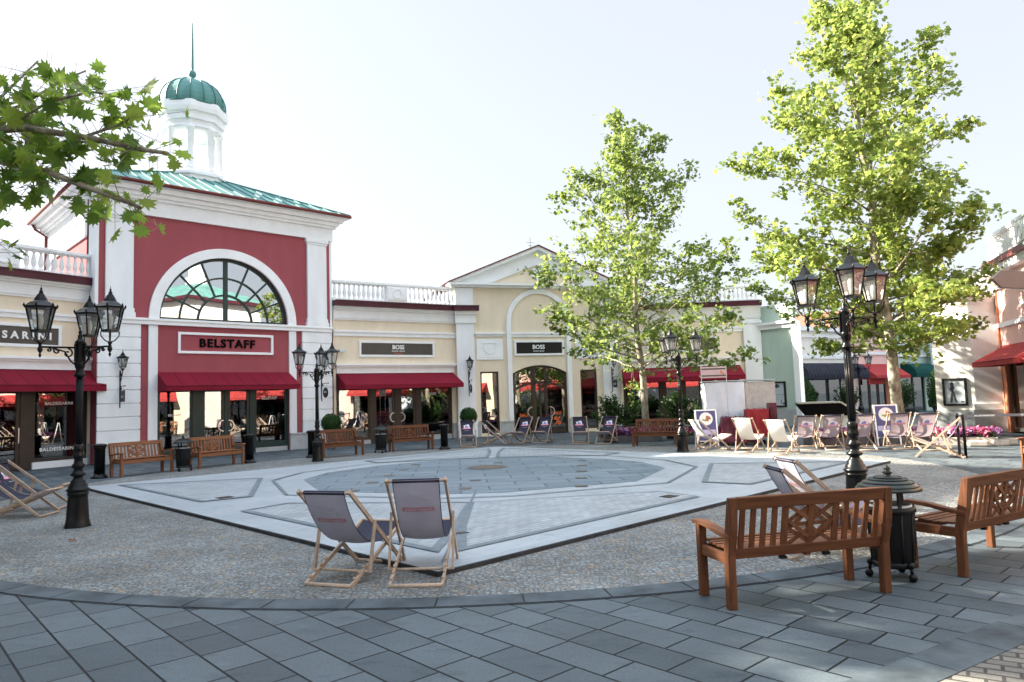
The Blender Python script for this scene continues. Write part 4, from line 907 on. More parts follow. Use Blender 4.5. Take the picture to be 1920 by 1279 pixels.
def street_lamp(loc,thetas,label,H=1.0):
    t=thing('street_lamp',label,'street lamp',loc,0,'black three armed lanterns round the square')
    pr=[(.175,0),(.175,.02),(.165,.04),(.150,.10),(.140,.25),(.130,.42),(.128,.46),(.142,.47),(.142,.49),(.128,.50),(.15,.525),(.155,.545),(.13,.56),(.125,.60),(.105,.62),(.098,.66),(.07,.69),(.058,.72),(.10,.74),(.105,.76),(.07,.79),(.055,.83),(.085,.86),(.09,.885),(.06,.92),(.055,.97),(.072,.99),(.076,1.04),(.06,1.07),(.068,1.10),(.068,1.16),(.052,1.19)]
    part('base',M().lathe(pr,20),'iron',t)
    mm=M(); mm.lathe([(.05,1.19),(.048,1.5),(.044,2.0),(.043,2.16)],14)
    for i in range(10):
        a=2*PI*i/10; mm.tube([(.047*math.cos(a),.047*math.sin(a),1.22),(.041*math.cos(a),.041*math.sin(a),2.14)],.008,5)
    mm.lathe([(.045,2.16),(.075,2.18),(.08,2.20),(.06,2.225),(.055,2.25),(.05,2.28),(.065,2.32),(.075,2.38),(.06,2.42)],14)
    for i in range(6):
        a=2*PI*i/6; mm.beam((.06*math.cos(a),.06*math.sin(a),2.40),(.062*math.cos(a),.062*math.sin(a),2.66),.035,.03,(math.cos(a),math.sin(a),0))
    mm.lathe([(.055,2.38),(.065,2.42),(.06,2.66),(.075,2.68),(.05,2.71),(.03,2.74),(.035,2.78),(.018,2.80),(.028,2.83),(.012,2.86),(.0001,2.92)],12)
    part('pole',mm,'iron',t)
    for th in thetas:
        a=R(th); d=Vector((math.cos(a),math.sin(a),0)); rr=.51
        mm=M(); z0=2.60; mm.tube([d*.05+Vector((0,0,z0)),d*(rr+.02)+Vector((0,0,z0))],.015,6)
        mm.lathe([(.0001,-.16),(.012,-.14),(.02,-.12),(.01,-.09),(.03,-.06),(.035,-.03),(.02,0),(.02,.03),(.035,.05),(.02,.07)],8,tuple(d*rr+Vector((0,0,z0))))
        scroll(mm,d*.16+Vector((0,0,z0-.085)),.07,PI/2,1.1,d); scroll(mm,d*.30+Vector((0,0,z0-.055)),.045,PI/2,1.1,-d); scroll(mm,d*.40+Vector((0,0,z0-.04)),.03,PI/2,1.0,d)
        mm.tube([d*.05+Vector((0,0,z0-.26)),d*.12+Vector((0,0,z0-.20)),d*.20+Vector((0,0,z0-.06)),d*.36+Vector((0,0,z0-.015))],.012,6)
        # cradle under the lantern
        for k in range(4):
            b=a+PI/4+k*PI/2; e=Vector((math.cos(b),math.sin(b),0)); p=d*rr+Vector((0,0,z0))
            mm.tube([p+Vector((0,0,.06)),p+e*.06+Vector((0,0,.08)),p+e*.115+Vector((0,0,.15)),p+e*.12+Vector((0,0,.215))],.009,5)
        part('arm',mm,'iron',t)
        lantern(t,tuple(d*rr+Vector((0,0,z0+.21))),.85,6,a)
    return t
street_lamp((-6.37,10.50,0),(228,-12,108),'tall black three lantern street lamp on the cobbles at the far left')
street_lamp((4.57,9.75,0),(136,-104,16),'tall black three lantern street lamp behind the near bench and litter bin')
street_lamp((-5.77,21.0,0),(215,-15,90),'black three lantern street lamp in front of the right corner of the red tower')
street_lamp((4.68,20.2,0),(-3,117,237),'black three lantern street lamp standing beside the bench in front of the leafy tree')
street_lamp((18.0,37.3,0),(175,-10,80),'distant black street lamp in the side street in front of the pink shop')
def wall_lamp(o,d,u,y,z,label):
    t=wframe(o,d,'wall_lantern',label,'wall lantern',group='black lanterns on white pilasters')
    t.location=Vector((o[0],o[1],0))+Vector((d[0],d[1],0))*u+Vector((-d[1],d[0],0))*y+Vector((0,0,z))
    mm=M(); mm.box(-.02,.02,-.02,-.001,-.85,.0); mm.tube([(0,-.01,-.35),(0,-.12,-.30),(0,-.24,-.12),(0,-.27,-.02)],.014,6); scroll(mm,(0,-.12,-.14),.07,PI/2,1.2,(0,-1,0)); scroll(mm,(0,-.08,-.32),.04,PI/2,1.0,(0,-1,0)); mm.lathe([(.02,-.03),(.035,0),(.02,.06)],8,(0,-.27,0))
    for k in range(4):
        e=Vector((math.cos(PI/4+k*PI/2),math.sin(PI/4+k*PI/2),0)); p=Vector((0,-.27,0)); mm.tube([p,p+e*.05+Vector((0,0,.02)),p+e*.09+Vector((0,0,.09))],.008,5)
    part('bracket',mm,'iron',t); lantern(t,(0,-.27,.08),.72,6,0); return t
def hang_sign(o,d,u,y,z,label,rnd,out=.0,txt=None):
    t=wframe(o,d,'hanging_sign',label,'hanging sign',group='small black hanging signs on pilasters')
    t.location=Vector((o[0],o[1],0))+Vector((d[0],d[1],0))*u+Vector((-d[1],d[0],0))*y+Vector((0,0,z))
    mm=M(); mm.box(-.015,.015,-.02,-.001,-.45,.35); mm.tube([(0,-.01,.24),(0,-.52,.24)],.012,6); scroll(mm,(0,-.12,.17),.05,PI/2,1.1,(0,-1,0)); mm.tube([(0,-.2,.24),(0,-.2,.08)],.004,4); mm.tube([(0,-.42,.24),(0,-.42,.08)],.004,4); mm.sphere((0,-.53,.24),.022)
    part('bracket',mm,'iron',t)
    mm=M()
    if rnd:
        mm.T=Matrix.Translation((0,-.31,-.12))@Matrix.Rotation(PI/2,4,'Y'); mm.lathe([(.0001,-.012),(.19,-.012),(.20,0),(.19,.012),(.0001,.012)],24)
    else: mm.box(-.012,.012,-.50,-.12,-.26,.10)
    sp_=part('sign_plate',mm,'sign_black',t)
    tm=M(); tm.T=Matrix.Translation((-.013,-.31,-.10))@Matrix.Rotation(-PI/2,4,'Z'); text(tm,txt or 'BOSS',.10,0,0,0,.001,1,.002)
    tm.T=Matrix.Identity(4); part('lettering',tm,'letter_white',sp_)
    return t
tw=((-10.482,24.991),(.7193,.6947))
wall_lamp(*tw,-2.99,-.09,2.95,'black wall lantern on the white pilaster left of the red tower shopfront')
hang_sign(*tw,-2.99,-.09,2.20,'small square black sign hanging below the lantern left of the red tower shopfront',False,txt='BALD')
wall_lamp(*tw,4.12,-.09,3.0,'black wall lantern on the right pilaster of the red tower, half behind the street lamp')
hang_sign(*tw,4.12,-.09,2.22,'round black sign hanging on the right pilaster of the red tower',True)
gb=((-.16,32.12),(.9511,.309))
wall_lamp(*gb,-1.92,-.11,2.95,'black wall lantern on the pilaster between the cream wing and the gabled building')
hang_sign(*gb,-1.92,-.11,2.25,'round black sign hanging left of the tall narrow window of the gabled building',True)
wall_lamp(*gb,5.0,-.11,2.95,'black wall lantern on the pilaster behind the leafy tree left of its trunk')
hang_sign(*gb,5.0,-.11,2.25,'square black sign hanging on the pilaster left of the tree trunk',False)
t=wframe((-5.105,29.77),(.829,.5592),'security_camera','small grey camera housing on the cream wall left of the shop sign','camera')
part('housing',M().box(-2.28,-2.02,-.30,-.16,3.70,3.80),'poster_paper',t,bev=.01); part('mount',M().box(-2.2,-2.12,-.18,-.001,3.72,3.77),'poster_paper',t)
def bollard(loc,label):
    t=thing('bollard',label,'bollard',(*loc,0),0,'black iron bollards along the benches')
    part('foot',M().lathe([(.20,0),(.20,.03),(.16,.06),(.12,.12)],12),'iron',t)
    part('post',M().lathe([(.125,.12),(.125,.72),(.14,.74),(.14,.78)],16),'iron',t); part('cap',M().lathe([(.16,.78),(.17,.80),(.16,.83),(.10,.85),(.0001,.86)],16),'iron',t); return t
bollard((-10.42,18.05),'stout black bollard left of the first bench, beside the round box bush')
bollard((-7.85,21.25),'black bollard at the right end of the second bench from the left')
bollard((-6.40,22.65),'black bollard just behind the middle street lamp')
bollard((-2.40,24.35),'black bollard right of the fourth bench in front of the cream wing')
def litter_bin(loc,rz,label,lid=True):
    t=thing('litter_bin',label,'litter bin',(*loc,0),rz,'black litter bins between benches')
    mm=M(); mm.lathe([(.15,.10),(.165,.11),(.185,.58),(.19,.60),(.175,.60)],20); 
    for i in range(10):
        a=2*PI*i/10; mm.tube([(.166*math.cos(a),.166*math.sin(a),.13),(.187*math.cos(a),.187*math.sin(a),.57)],.008,5)
    mm.lathe([(.19,.56),(.205,.57),(.205,.60),(.19,.61)],20); mm.lathe([(.165,.10),(.18,.11),(.18,.14),(.17,.15)],20); part('body',mm,'iron_matt',t)
    part('liner',M().lathe([(.15,.3),(.165,.60),(.172,.63),(.178,.60)],20),'poster_paper',t,fix=False)
    for i in range(3):
        a=2*PI*i/3+.5; e=Vector((math.cos(a),math.sin(a),0)); mm=M(); mm.tube([e*.15+Vector((0,0,.14)),e*.19+Vector((0,0,.10)),e*.195+Vector((0,0,.05))],.014,6); mm.sphere(tuple(e*.20+Vector((0,0,.035))),.035,8); mm.sphere(tuple(e*.185+Vector((0,0,.13))),.03,8); part('foot',mm,'iron',t)
    for i in range(3):
        a=2*PI*i/3+.2; e=Vector((math.cos(a),math.sin(a),0)); part('lid_post',M().beam(e*.17+Vector((0,0,.56)),e*.17+Vector((0,0,.76)),.03,.02),'iron_matt',t)
    mm=M().lathe([(.255,.745),(.265,.75),(.262,.765),(.22,.80),(.16,.835),(.08,.86),(.035,.868),(.03,.885),(.045,.895),(.02,.91),(.03,.93),(.012,.955),(.0001,.965)],28)
    for r_,z in ((.24,.785),(.20,.815),(.155,.84),(.11,.855)): mm.lathe([(r_-.008,z),(r_,z+.007),(r_+.008,z-.003)],28)
    part('lid',mm,'lid_metal',t); return t
plain('lid_metal',(.045,.05,.045),.38,.2,5,.1,60,metal=.6)
litter_bin((-8.88,19.25),0,'black litter bin with domed lid between the two leftmost benches')
litter_bin((-4.42,23.7),.4,'black litter bin between the third and fourth benches')
litter_bin((3.24,6.33),.3,'black litter bin with domed metal lid right behind the near bench')
litter_bin((9.35,12.9),.3,'black litter bin at the right edge behind the sunlit bench end')
# benches
def make_bench(loc,az,label,wood='teak'):
    """az = direction of the bench's length; it faces to the left of that direction"""
    t=thing('park_bench',label,'bench',(*loc,0),AZ(az),'slatted wooden benches round the square')
    X,Y,Z=wood+'_x',wood+'_y',wood+'_z'; h=.685
    for s in (-1,1):
        mm=M().yz([(-.03,0),(.035,0),(.03,.40),(-.01,.62),(-.06,.845),(-.115,.845),(-.09,.60),(-.04,.40)],s*h-.033,s*h+.033); part('leg',mm,Z,t,bev=.006)
        part('leg',M().box(s*h-.033,s*h+.033,.40,.46,0,.585),Z,t,bev=.005)
        mm=M().yz([(-.07,.56),(.1,.575),(.25,.60),(.42,.61),(.50,.60),(.52,.585),(.50,.57),(.42,.578),(.25,.565),(.1,.54),(-.07,.525)],s*h-.04,s*h+.04); part('armrest',mm,Y,t,bev=.005)
        part('side_rail',M().box(s*h-.02,s*h+.02,.03,.40,.33,.41),Y,t,bev=.004)
    part('front_rail',M().box(-h+.03,h-.03,.415,.445,.32,.41),X,t,bev=.004)
    w_=h-.033
    # sloping back: y = -.0 at z .42 to -.09 at z .84
    yb=lambda z:-.005-(z-.42)*.21
    mm=M().yz([(yb(.75)-.02,.75),(yb(.75)+.022,.755),(yb(.85)+.022,.85),(yb(.85)-.02,.845)],-w_,w_); part('top_rail',mm,X,t,bev=.005)
    mm=M().yz([(yb(.37)-.018,.37),(yb(.37)+.02,.37),(yb(.45)+.02,.45),(yb(.45)-.018,.45)],-w_,w_); part('lower_rail',mm,X,t,bev=.005)
    sl=M()
    for i in range(5):
        for s in (-1,1):
            x=s*(.245+.09*i) if i<5 else 0
            wd=.045 if i else .055
            if i==0: x=s*.225
            else: x=s*(.225+.0925*i)
            sl.beam((x,yb(.44),.44),(x,yb(.76),.76),wd,.016)
    part('back_slats',sl,Z,t,bev=.002)
    la=M(); z0,z1=.45,.755; A_=.205
    la.beam((0,yb(z0),z0),(0,yb(z1),z1),.055,.018)
    zm=(z0+z1)/2
    def P(x,z,k): return (x,yb(z)+k,z)
    for s in (-1,1):
        la.beam(P(0,z0,.003),P(s*.2,zm,.003),.035,.012,(0,1,0)) if False else None
        for (x0,za,x1,zb,k) in ((.0,z1-.005,.19,zm+.03,.004),(.19,z1-.005,.02,zm+.04,-.004),(.0,z0+.005,.19,zm-.03,.004),(.19,z0+.005,.02,zm-.04,-.004),(.19,zm+.03,.02,zm-.10,-.006),(.19,zm-.03,.02,zm+.10,.006)):
            a=Vector(P(s*x0,za,k)); b=Vector(P(s*x1,zb,k)); la.beam(a,b,.030,.013,Vector((0,1,0)).cross((b-a)).normalized())
        la.beam(P(s*.02,zm,.007),P(s*.19,zm,.007),.028,.012,(0,0,1))
    part('lattice_panel',la,Z,t)
    se=M()
    for i in range(7):
        y=.015+i*.063; z=.418+.012*abs(i-3)/3+(.004 if i==6 else 0); se.box(-h+.035,h-.035,y,y+.052,z,z+.018)
    part('seat',se,X,t,bev=.003); part('seat_rail',M().box(-.02,.02,.0,.42,.35,.417),Y,t)
    if wood=='teak': 
        mm=M(); mm.box(-.22,-.17,.03,.07,.33,.352); mm.box(.17,.22,.03,.07,.33,.352); part('seat_block',mm,'iron_matt',t)
    return t
def bench_from(rl,az,label,wood='teak'): # rl: ground point of the rear left leg seen from behind
    d=azv(az); return make_bench((rl[0]+d.x*.685,rl[1]+d.y*.685),az,label,wood)
bench_from((1.60,5.56),76.5,'dark brown slatted bench in the right foreground, seen from behind')
bench_from((3.80,6.27),59,'brown bench cut by the right edge, behind the near litter bin')
def bench_c(fl,fr_,label,wood): # front feet as seen by the viewer (facing us): left, right
    a=Vector(fl); b=Vector(fr_); d=(a-b).normalized(); az=math.degrees(math.atan2(d.x,d.y)); mid=(a+b)/2; f=Vector((-d.y,d.x)); 
    q=mid-f*.43; return make_bench((q.x,q.y),az,label,wood)
bench_c((-9.83,18.03),(-9.16,19.15),'honey brown bench in front of the red tower, leftmost of the bench row','oldteak')
bench_c((-8.64,19.66),(-7.87,20.85),'honey brown bench in front of the red tower doors, second from the left','oldteak')
bench_c((-5.90,22.05),(-4.85,23.0),'faded reddish bench third from the left, beside the middle street lamp','teak')
bench_c((-4.05,23.85),(-2.80,24.45),'faded reddish bench in front of the cream wing doors, fourth from the left','teak')
bench_c((3.78,22.65),(4.90,22.15),'reddish brown bench left of the lamp in front of the purple flower tubs','teak')
make_bench((9.65,12.65),196-180+0,'sunlit orange brown bench end at the right edge, far side of the bin','oldteak')
# deckchairs
def deckchair(loc,az,label,kind='dark',rec=0.0,group='folding deckchairs round the square',zo=0,name='deckchair'):
    """local +y is the way the sitter looks; origin under the rear foot bar"""
    t=thing(name,label,'deckchair',(*loc,zo),-R(az),group)
    W=.27; ty,tz=.10-rec*.30,.945-rec*.14; A0=(.93,.03)
    B1=(1.0,.43)
    for s in (-1,1):
        part('back_frame_rail',M().beam((s*W,A0[0],A0[1]),(s*W,ty,tz),.022,.042),'beech',t,bev=.003)
        part('seat_frame_rail',M().beam((s*(W-.035),0,.015),(s*(W-.035),B1[0],B1[1]),.022,.040),'beech',t,bev=.003)
        f=.40; pv=(A0[0]+(ty-A0[0])*(1-f),A0[1]+(tz-A0[1])*(1-f))
        part('prop_leg',M().beam((s*(W+.028),.28-.1*rec,.09),(s*(W+.028),pv[0],pv[1]+.02),.020,.038),'beech',t,bev=.003)
    mm=M(); bar=lambda y,z,w_,r_=.016: mm.tube([(-w_,y,z),(w_,y,z)],r_,8)
    bar(ty+.02,tz-.02,W+.02); bar(A0[0],A0[1],W); bar(0,.018,W-.03,.02); bar(B1[0],B1[1]-.005,W-.03); bar(.28-.1*rec,.10,W+.03,.013); part('cross_bars',mm,'beech',t)
    # notches
    mm=M()
    for s in (-1,1):
        for k in range(4): y=.05+.085*k; mm.beam((s*(W-.035),y,.06+y*.41),(s*(W-.035),y+.045,.035+y*.41),.018,.02)
    part('notches',mm,'beech',t)
    P0=Vector((0,ty,tz-.01)); P3=Vector((0,B1[0],B1[1])); P1=Vector((0,ty+.20,tz-.50)); P2=Vector((0,.50,.16))
    def cv(s): 
        a=1-s; return P0*a**3+P1*3*a*a*s+P2*3*a*s*s+P3*s**3
    # arc length
    NN=40; pts=[cv(i/NN) for i in range(NN+1)]; Ls=[0]
    for i in range(NN): Ls.append(Ls[-1]+(pts[i+1]-pts[i]).length)
    def at(l):
        l=max(0,min(Ls[-1],l))
        for i in range(NN):
            if Ls[i+1]>=l: 
                f=(l-Ls[i])/(Ls[i+1]-Ls[i]); p=pts[i].lerp(pts[i+1],f); d=(pts[i+1]-pts[i]).normalized(); return p,Vector((0,-d.z,d.y))*-1
        return pts[-1],Vector((0,0,1))
    def nrm(l):
        p,n_=at(l); 
        if n_.y+n_.z<0: n_=-n_
        return p,n_
    hw=.215
    nx=10
    def sheet(off,z0=0,rev=False):
        mm=M(); n=24; vs=[]
        for i in range(n+1):
            l=Ls[-1]*i/n; p,q=nrm(l)
            for j in range(nx+1):
                x=-hw+2*hw*j/nx; sag=.022*math.sin(PI*i/n)*(1-(x/hw)**2); vs.append(p+q*(off-sag)+Vector((x*(1-.05*math.sin(PI*i/n)),0,0)))
        fs=[(i*(nx+1)+j,i*(nx+1)+j+1,(i+1)*(nx+1)+j+1,(i+1)*(nx+1)+j) for i in range(n) for j in range(nx)]
        mm.add(vs,fs,True); return mm
    def surf(x,l,off):
        p,q=nrm(l); sag=.022*math.sin(PI*l/Ls[-1])*(1-(x/hw)**2); return p+q*(off-sag)+Vector((x*(1-.05*math.sin(PI*l/Ls[-1])),0,0))
    fm={'dark':'fabric_dark','white':'canvas_white','lilac':'fabric_lilac'}[kind]
    part('sling',sheet(.0015),fm,t,fix=False)
    if kind=='white': part('sling_back',sheet(-.0015),'canvas_white',t,fix=False)
    elif kind=='dark': part('sling_back',sheet(-.0015),'fabric_back',t,fix=False)
    mm=M(); mm.tube([(-hw,ty+.02,tz-.02),(hw,ty+.02,tz-.02)],.021,10)
    for s in (-1,1): mm.tube([surf(s*hw*.995,Ls[-1]*i/20,0) for i in range(21)],.0045,4)
    part('hem',mm,'fabric_dark' if kind!='white' else 'canvas_white',t)
    if kind!='white':
        for side,(mw,mp,mv) in ((.004,('print_white','print_pink','print_violet')),(-.0045,('ghost_white','ghost_pink','ghost_violet') if kind=='dark' else ('print_white','print_pink','print_violet'))):
            # tilted square with two words, coloured band with text, small line
            L0=.13; cxp,cyp=0.0,L0+.10; ang=R(-14); hs=.085
            def T(x,y): # design plane: x to the sitter's left as seen from the front, y down the sling
                return x,y
            if side>0 or kind=='lilac':
                mm=M(); n=6
                for i in range(n):
                    for j in range(n):
                        q=[]
                        for a,b in ((i,j),(i+1,j),(i+1,j+1),(i,j+1)):
                            u=-.10+.2*a/n; v=-.07+.14*b/n; x=u*math.cos(ang)-v*math.sin(ang); y=cyp+u*math.sin(ang)+v*math.cos(ang); q.append(surf(-x,y,side))
                        mm.add(q,[(0,1,2,3)])
                part('print_square',mm,mw,t,fix=False)
                mm=M(); mm.add([surf(-.07,cyp+.04,side*1.3),surf(.06,cyp+.045,side*1.3),surf(.07,cyp-.01,side*1.3),surf(.02,cyp-.045,side*1.3),surf(-.01,cyp-.03,side*1.3),surf(-.05,cyp-.01,side*1.3)],[(0,1,2,3,4,5)]); part('print_shape',mm,mv,t,fix=False)
            else:
                mm=M()
                for (a,b) in (((-1,-1),(1,-1)),((1,-1),(1,1)),((1,1),(-1,1)),((-1,1),(-1,-1))):
                    P=[]
                    for k in range(7):
                        f=k/6; u=hs*(a[0]+(b[0]-a[0])*f)*1.0; v=hs*(a[1]+(b[1]-a[1])*f)*.95+.02; x=u*math.cos(ang)-v*math.sin(ang); y=cyp+u*math.sin(ang)+v*math.cos(ang); P.append(surf(-x,y,side))
                    mm.tube(P,.0011,3)
                for s_,sz,vv in (('McArthur',.040,-.052),('Glen',.034,-.015)):
                    vs,fs=textmesh(s_,sz,.0006); q=[]
                    for a in vs:
                        u=a[0]+(0 if vv<-.03 else -.03)*-1; v=vv-a[1]; x=u*math.cos(ang)-v*math.sin(ang); y=cyp+u*math.sin(ang)+v*math.cos(ang); q.append(surf(-x,y,side))
                    mm.add(q,fs)
                part('print_outline',mm,mw,t,fix=False)
            mm=M(); n=12
            for i in range(n):
                q=[surf(-.155+.31*i/n,L0+.150,side*1.1),surf(-.155+.31*(i+1)/n,L0+.150,side*1.1),surf(-.155+.31*(i+1)/n,L0+.192,side*1.1),surf(-.155+.31*i/n,L0+.192,side*1.1)]; mm.add(q,[(0,1,2,3)])
            part('print_band',mm,mp,t,fix=False)
            mm=M()
            for s_,sz,yy,xx in (('Designer Outlets',.038,L0+.171,0),('MCARTHURGLEN.COM',.016,L0+.255,0)):
                vs,fs=textmesh(s_,sz,.0004 if sz>.02 else .0003); q=[surf(-(a[0]+xx),yy-a[1],side*1.35) for a in vs]; mm.add(q,fs)
            part('print_lettering',mm,mw,t,fix=False)
    return t
deckchair((-1.735,6.62),19,'reclined grey deckchair in the foreground, left one of the near pair, seen from behind',rec=.55)
deckchair((-.925,6.50),2,'upright grey deckchair in the foreground at the kerb corner, right one of the near pair',rec=0)
deckchair((-8.52,11.72),88,'deckchair at the left edge nearest to the left street lamp, seen from the side',rec=.7)
deckchair((-8.80,12.45),80,'deckchair at the left edge standing behind another deckchair',rec=.7)
def dc(front,az,label,kind='dark',rec=.2,grp=None,sc_=.0):
    d=azv(az); return deckchair((front[0]-d.x*.93,front[1]-d.y*.93),az,label,kind,rec,grp or 'dark deckchairs in front of the gabled building')
dc((-1.60,24.75),172,'dark deckchair beside the black bollard, leftmost of the row before the gabled building')
dc((-.25,26.0),115,'dark deckchair turned to the right under the tall narrow window',rec=.6)
dc((.05,25.95),205,'dark deckchair in front of the left leaf of the arched door')
dc((.85,25.9),200,'dark deckchair in front of the right leaf of the arched door')
dc((2.25,24.65),182,'dark deckchair standing square on, right of the arched door')
dc((2.95,24.25),205,'dark deckchair next to the dark shrub, rightmost of the row before the gabled building')
deckchair((5.05,20.15),72,'white canvas deckchair leaning back beside the purple board','white',.5,'white canvas deckchairs')
deckchair((6.05,19.2),38,'white canvas deckchair in the sun in front of the covered stall','white',.2,'white canvas deckchairs')
deckchair((6.55,18.15),40,'white canvas deckchair in the sun, rightmost of the white ones','white',.4,'white canvas deckchairs')
g_='lilac deckchairs in the sun near the flower bed'
deckchair((7.78,19.2),14,'sunlit lilac deckchair right of the white ones, left of the street lamp','lilac',.1,g_)
deckchair((8.40,18.95),8,'sunlit lilac deckchair just left of the big street lamp column','lilac',.1,g_)
deckchair((9.05,18.55),8,'sunlit lilac deckchair just right of the big street lamp column','lilac',.0,g_)
deckchair((9.95,18.55),16,'sunlit lilac deckchair in front of the second purple board and tree trunk','lilac',.0,g_)
deckchair((10.35,17.95),7,'sunlit lilac deckchair by the pink flowers, half behind another chair','lilac',.0,g_)
deckchair((10.0,16.1),-55,'sunlit lilac deckchair turned to the left, beside the barrier post','lilac',.3,g_)
deckchair((2.62,7.25),90,'brown grey deckchair behind the near bench, left of the pair',rec=.5)
deckchair((2.88,7.80),86,'brown grey deckchair behind the near bench, right of the pair',rec=.3)
# ================================================================ PLANTS
def leafcloud(mm,pts,rd,size,shape,up=.5,jit=0,cup=.15):
    for p in pts:
        n=Vector((rd.gauss(0,1),rd.gauss(0,1),rd.gauss(0,1)+up*2)).normalized(); a=n.orthogonal().normalized(); a.rotate(Matrix.Rotation(rd.uniform(0,2*PI),3,n)); b=n.cross(a); s=size*rd.choice((.6,.8,1,1,1.15,1.3))*rd.uniform(.9,1.1)
        if jit: p=p+Vector((rd.gauss(0,jit),rd.gauss(0,jit),rd.gauss(0,jit)))
        k=len(mm.v)
        for x,y in shape: mm.v.append(p+a*(x*s)+b*(y*s)-n*(cup*s*(x*x+y*y)))
        mm.f.append(tuple(range(k,k+len(shape)))); mm.sm.append(False)
LEAF_MAPLE=[(0,-.5),(.12,-.28),(.42,-.34),(.34,-.12),(.56,.08),(.28,.12),(.30,.34),(.12,.26),(0,.56),(-.12,.26),(-.30,.34),(-.28,.12),(-.56,.08),(-.34,-.12),(-.42,-.34),(-.12,-.28)]
LEAF_FAR=[(0,-.5),(.45,-.2),(.25,.05),(.4,.35),(.0,.55),(-.4,.3),(-.22,.02),(-.45,-.22)]
LEAF_SM=[(0,-.5),(.28,0),(0,.5),(-.28,0)]
def rnd_dir(rd): 
    v=Vector((rd.gauss(0,1),rd.gauss(0,1),rd.gauss(0,1))); return v.normalized()
def box_ball(loc,r,label,zc,pot=True,sq=1.0):
    t=thing('box_bush',label,'bush',(*loc,0),0,'clipped round box bushes'); rd=random.Random(int(loc[0]*100))
    mm=M(); pts=[]
    for i in range(2600):
        d=rnd_dir(rd); rr=r*(1-.10*abs(rd.gauss(0,.7)))+.02*noise.noise(d*3); pts.append(Vector((d.x*rr,d.y*rr,zc+d.z*rr*sq)))
    leafcloud(mm,pts,rd,.045,LEAF_SM,.2); part('foliage',mm,'leaf_box',t,fix=False)
    part('twigs',M().sphere((0,0,zc),r*.86,10,sq),'leaf_box',t)
    mm=M(); h=zc-r*.8; mm.lathe([(.19,0),(.24,h),(.26,h),(.26,h-.04)] if False else [(.17,0),(.24,h-.03),(.26,h-.03),(.26,h+.02),(.22,h+.02),(.21,h-.03)],4,ph=PI/4,flat=True); part('pot',mm,'stone_pot',t); part('soil',M().box(-.15,.15,-.15,.15,h-.06,h-.02),'soil',t)
    return t
box_ball((-12.55,23.55),.44,'round box bush behind the leftmost bench, on the white pilaster left of the red tower',1.0)
box_ball((-6.75,26.4),.36,'round box bush behind the middle street lamp, before the right pilaster of the red tower',.95)
box_ball((-1.85,28.9),.36,'round box bush behind the leftmost dark deckchair',.98)
def shrub(loc,rx,ry,h,label,n=3200,mat='leaf_shrub',seed=1,tub=True,size=.09,name='shrub',cat='shrub',grp=None,wild=1.0):
    t=thing(name,label,cat,(*loc,0),0,grp); rd=random.Random(seed); mm=M(); st=M(); b0=.42 if tub else .05
    k=0
    for i in range(26):
        a=rd.uniform(0,2*PI); e=rd.uniform(.1,1); tip=Vector((math.cos(a)*rx*e,math.sin(a)*ry*e,b0+(h-b0)*(rd.uniform(.65,1.1)-.35*e*e))); st.tube([Vector((tip.x*.2,tip.y*.2,b0)),Vector((tip.x*.6,tip.y*.6,b0+(tip.z-b0)*.65)),tip],[.012,.008,.003],5)
        for j in range(n//26):
            f=rd.uniform(.2,1.05)**.8; p=Vector((tip.x*(.2+.8*f),tip.y*(.2+.8*f),b0+(tip.z-b0)*f)); q=p+rnd_dir(rd)*rd.uniform(0,.16*wild); leafcloud(mm,[q],rd,size,LEAF_SM,.3)
    part('foliage',mm,mat,t,fix=False); part('stems',st,'bark',t)
    if tub: part('planter',M().lathe([(rx*.55,0),(rx*.68,.40),(rx*.72,.40),(rx*.72,.46),(rx*.62,.46)],20),'stone_pot',t); part('soil',M().lathe([(rx*.62,.40),(.0001,.42)],16),'soil',t)
    return t
shrub((3.75,26.6),1.0,.6,1.55,'dark loose shrub in a tub behind the rightmost dark deckchair, left of the tree trunk',4200,seed=3)
shrub((5.9,26.0),.75,.6,1.65,'dark green shrub right of the tree trunk behind the bench',3600,seed=4)
shrub((6.9,25.2),.6,.5,1.45,'dark green shrub behind the street lamp and purple board',2800,seed=5)
shrub((17.9,38.6),.8,.7,1.75,'rounded grey green shrub in front of the pink shop',2600,seed=6,size=.10)
shrub((20.8,38.2),.55,.5,1.9,'small green shrub in a dark pot behind the right tree trunk',2000,seed=8,size=.10)
def conifer(loc,r,h,label,seed):
    t=thing('potted_conifer',label,'conifer',(*loc,0),0,'clipped conifers in pots'); rd=random.Random(seed); mm=M(); pts=[]
    for i in range(4200):
        z=rd.random()**1.3; a=rd.uniform(0,2*PI); prof=min(1,(1-z)*2.6)**.6*(1-.12*abs(z-.4)); rr=r*prof*(1-.14*abs(rd.gauss(0,.8))); pts.append(Vector((rr*math.cos(a),rr*math.sin(a),.45+(h-.45)*z)))
    leafcloud(mm,pts,rd,.085,LEAF_SM,.1); part('foliage',mm,'leaf_box',t,fix=False); part('core',M().lathe([(r*.8,.45),(r*.85,h*.4),(r*.6,h*.8),(.0001,h*.97)],12),'leaf_box',t)
    part('pot',M().lathe([(r*.6,0),(r*.8,.46),(r*.84,.46),(r*.84,.5),(r*.7,.5)],4,ph=PI/4,flat=True),'stone_pot',t)
conifer((14.75,36.6),.62,2.30,'clipped cone conifer under the dark blue awning, behind the dark slanted cover',1)
conifer((22.6,37.7),.80,2.75,'clipped cone conifer under the pale banner at the far right of the side street',2)
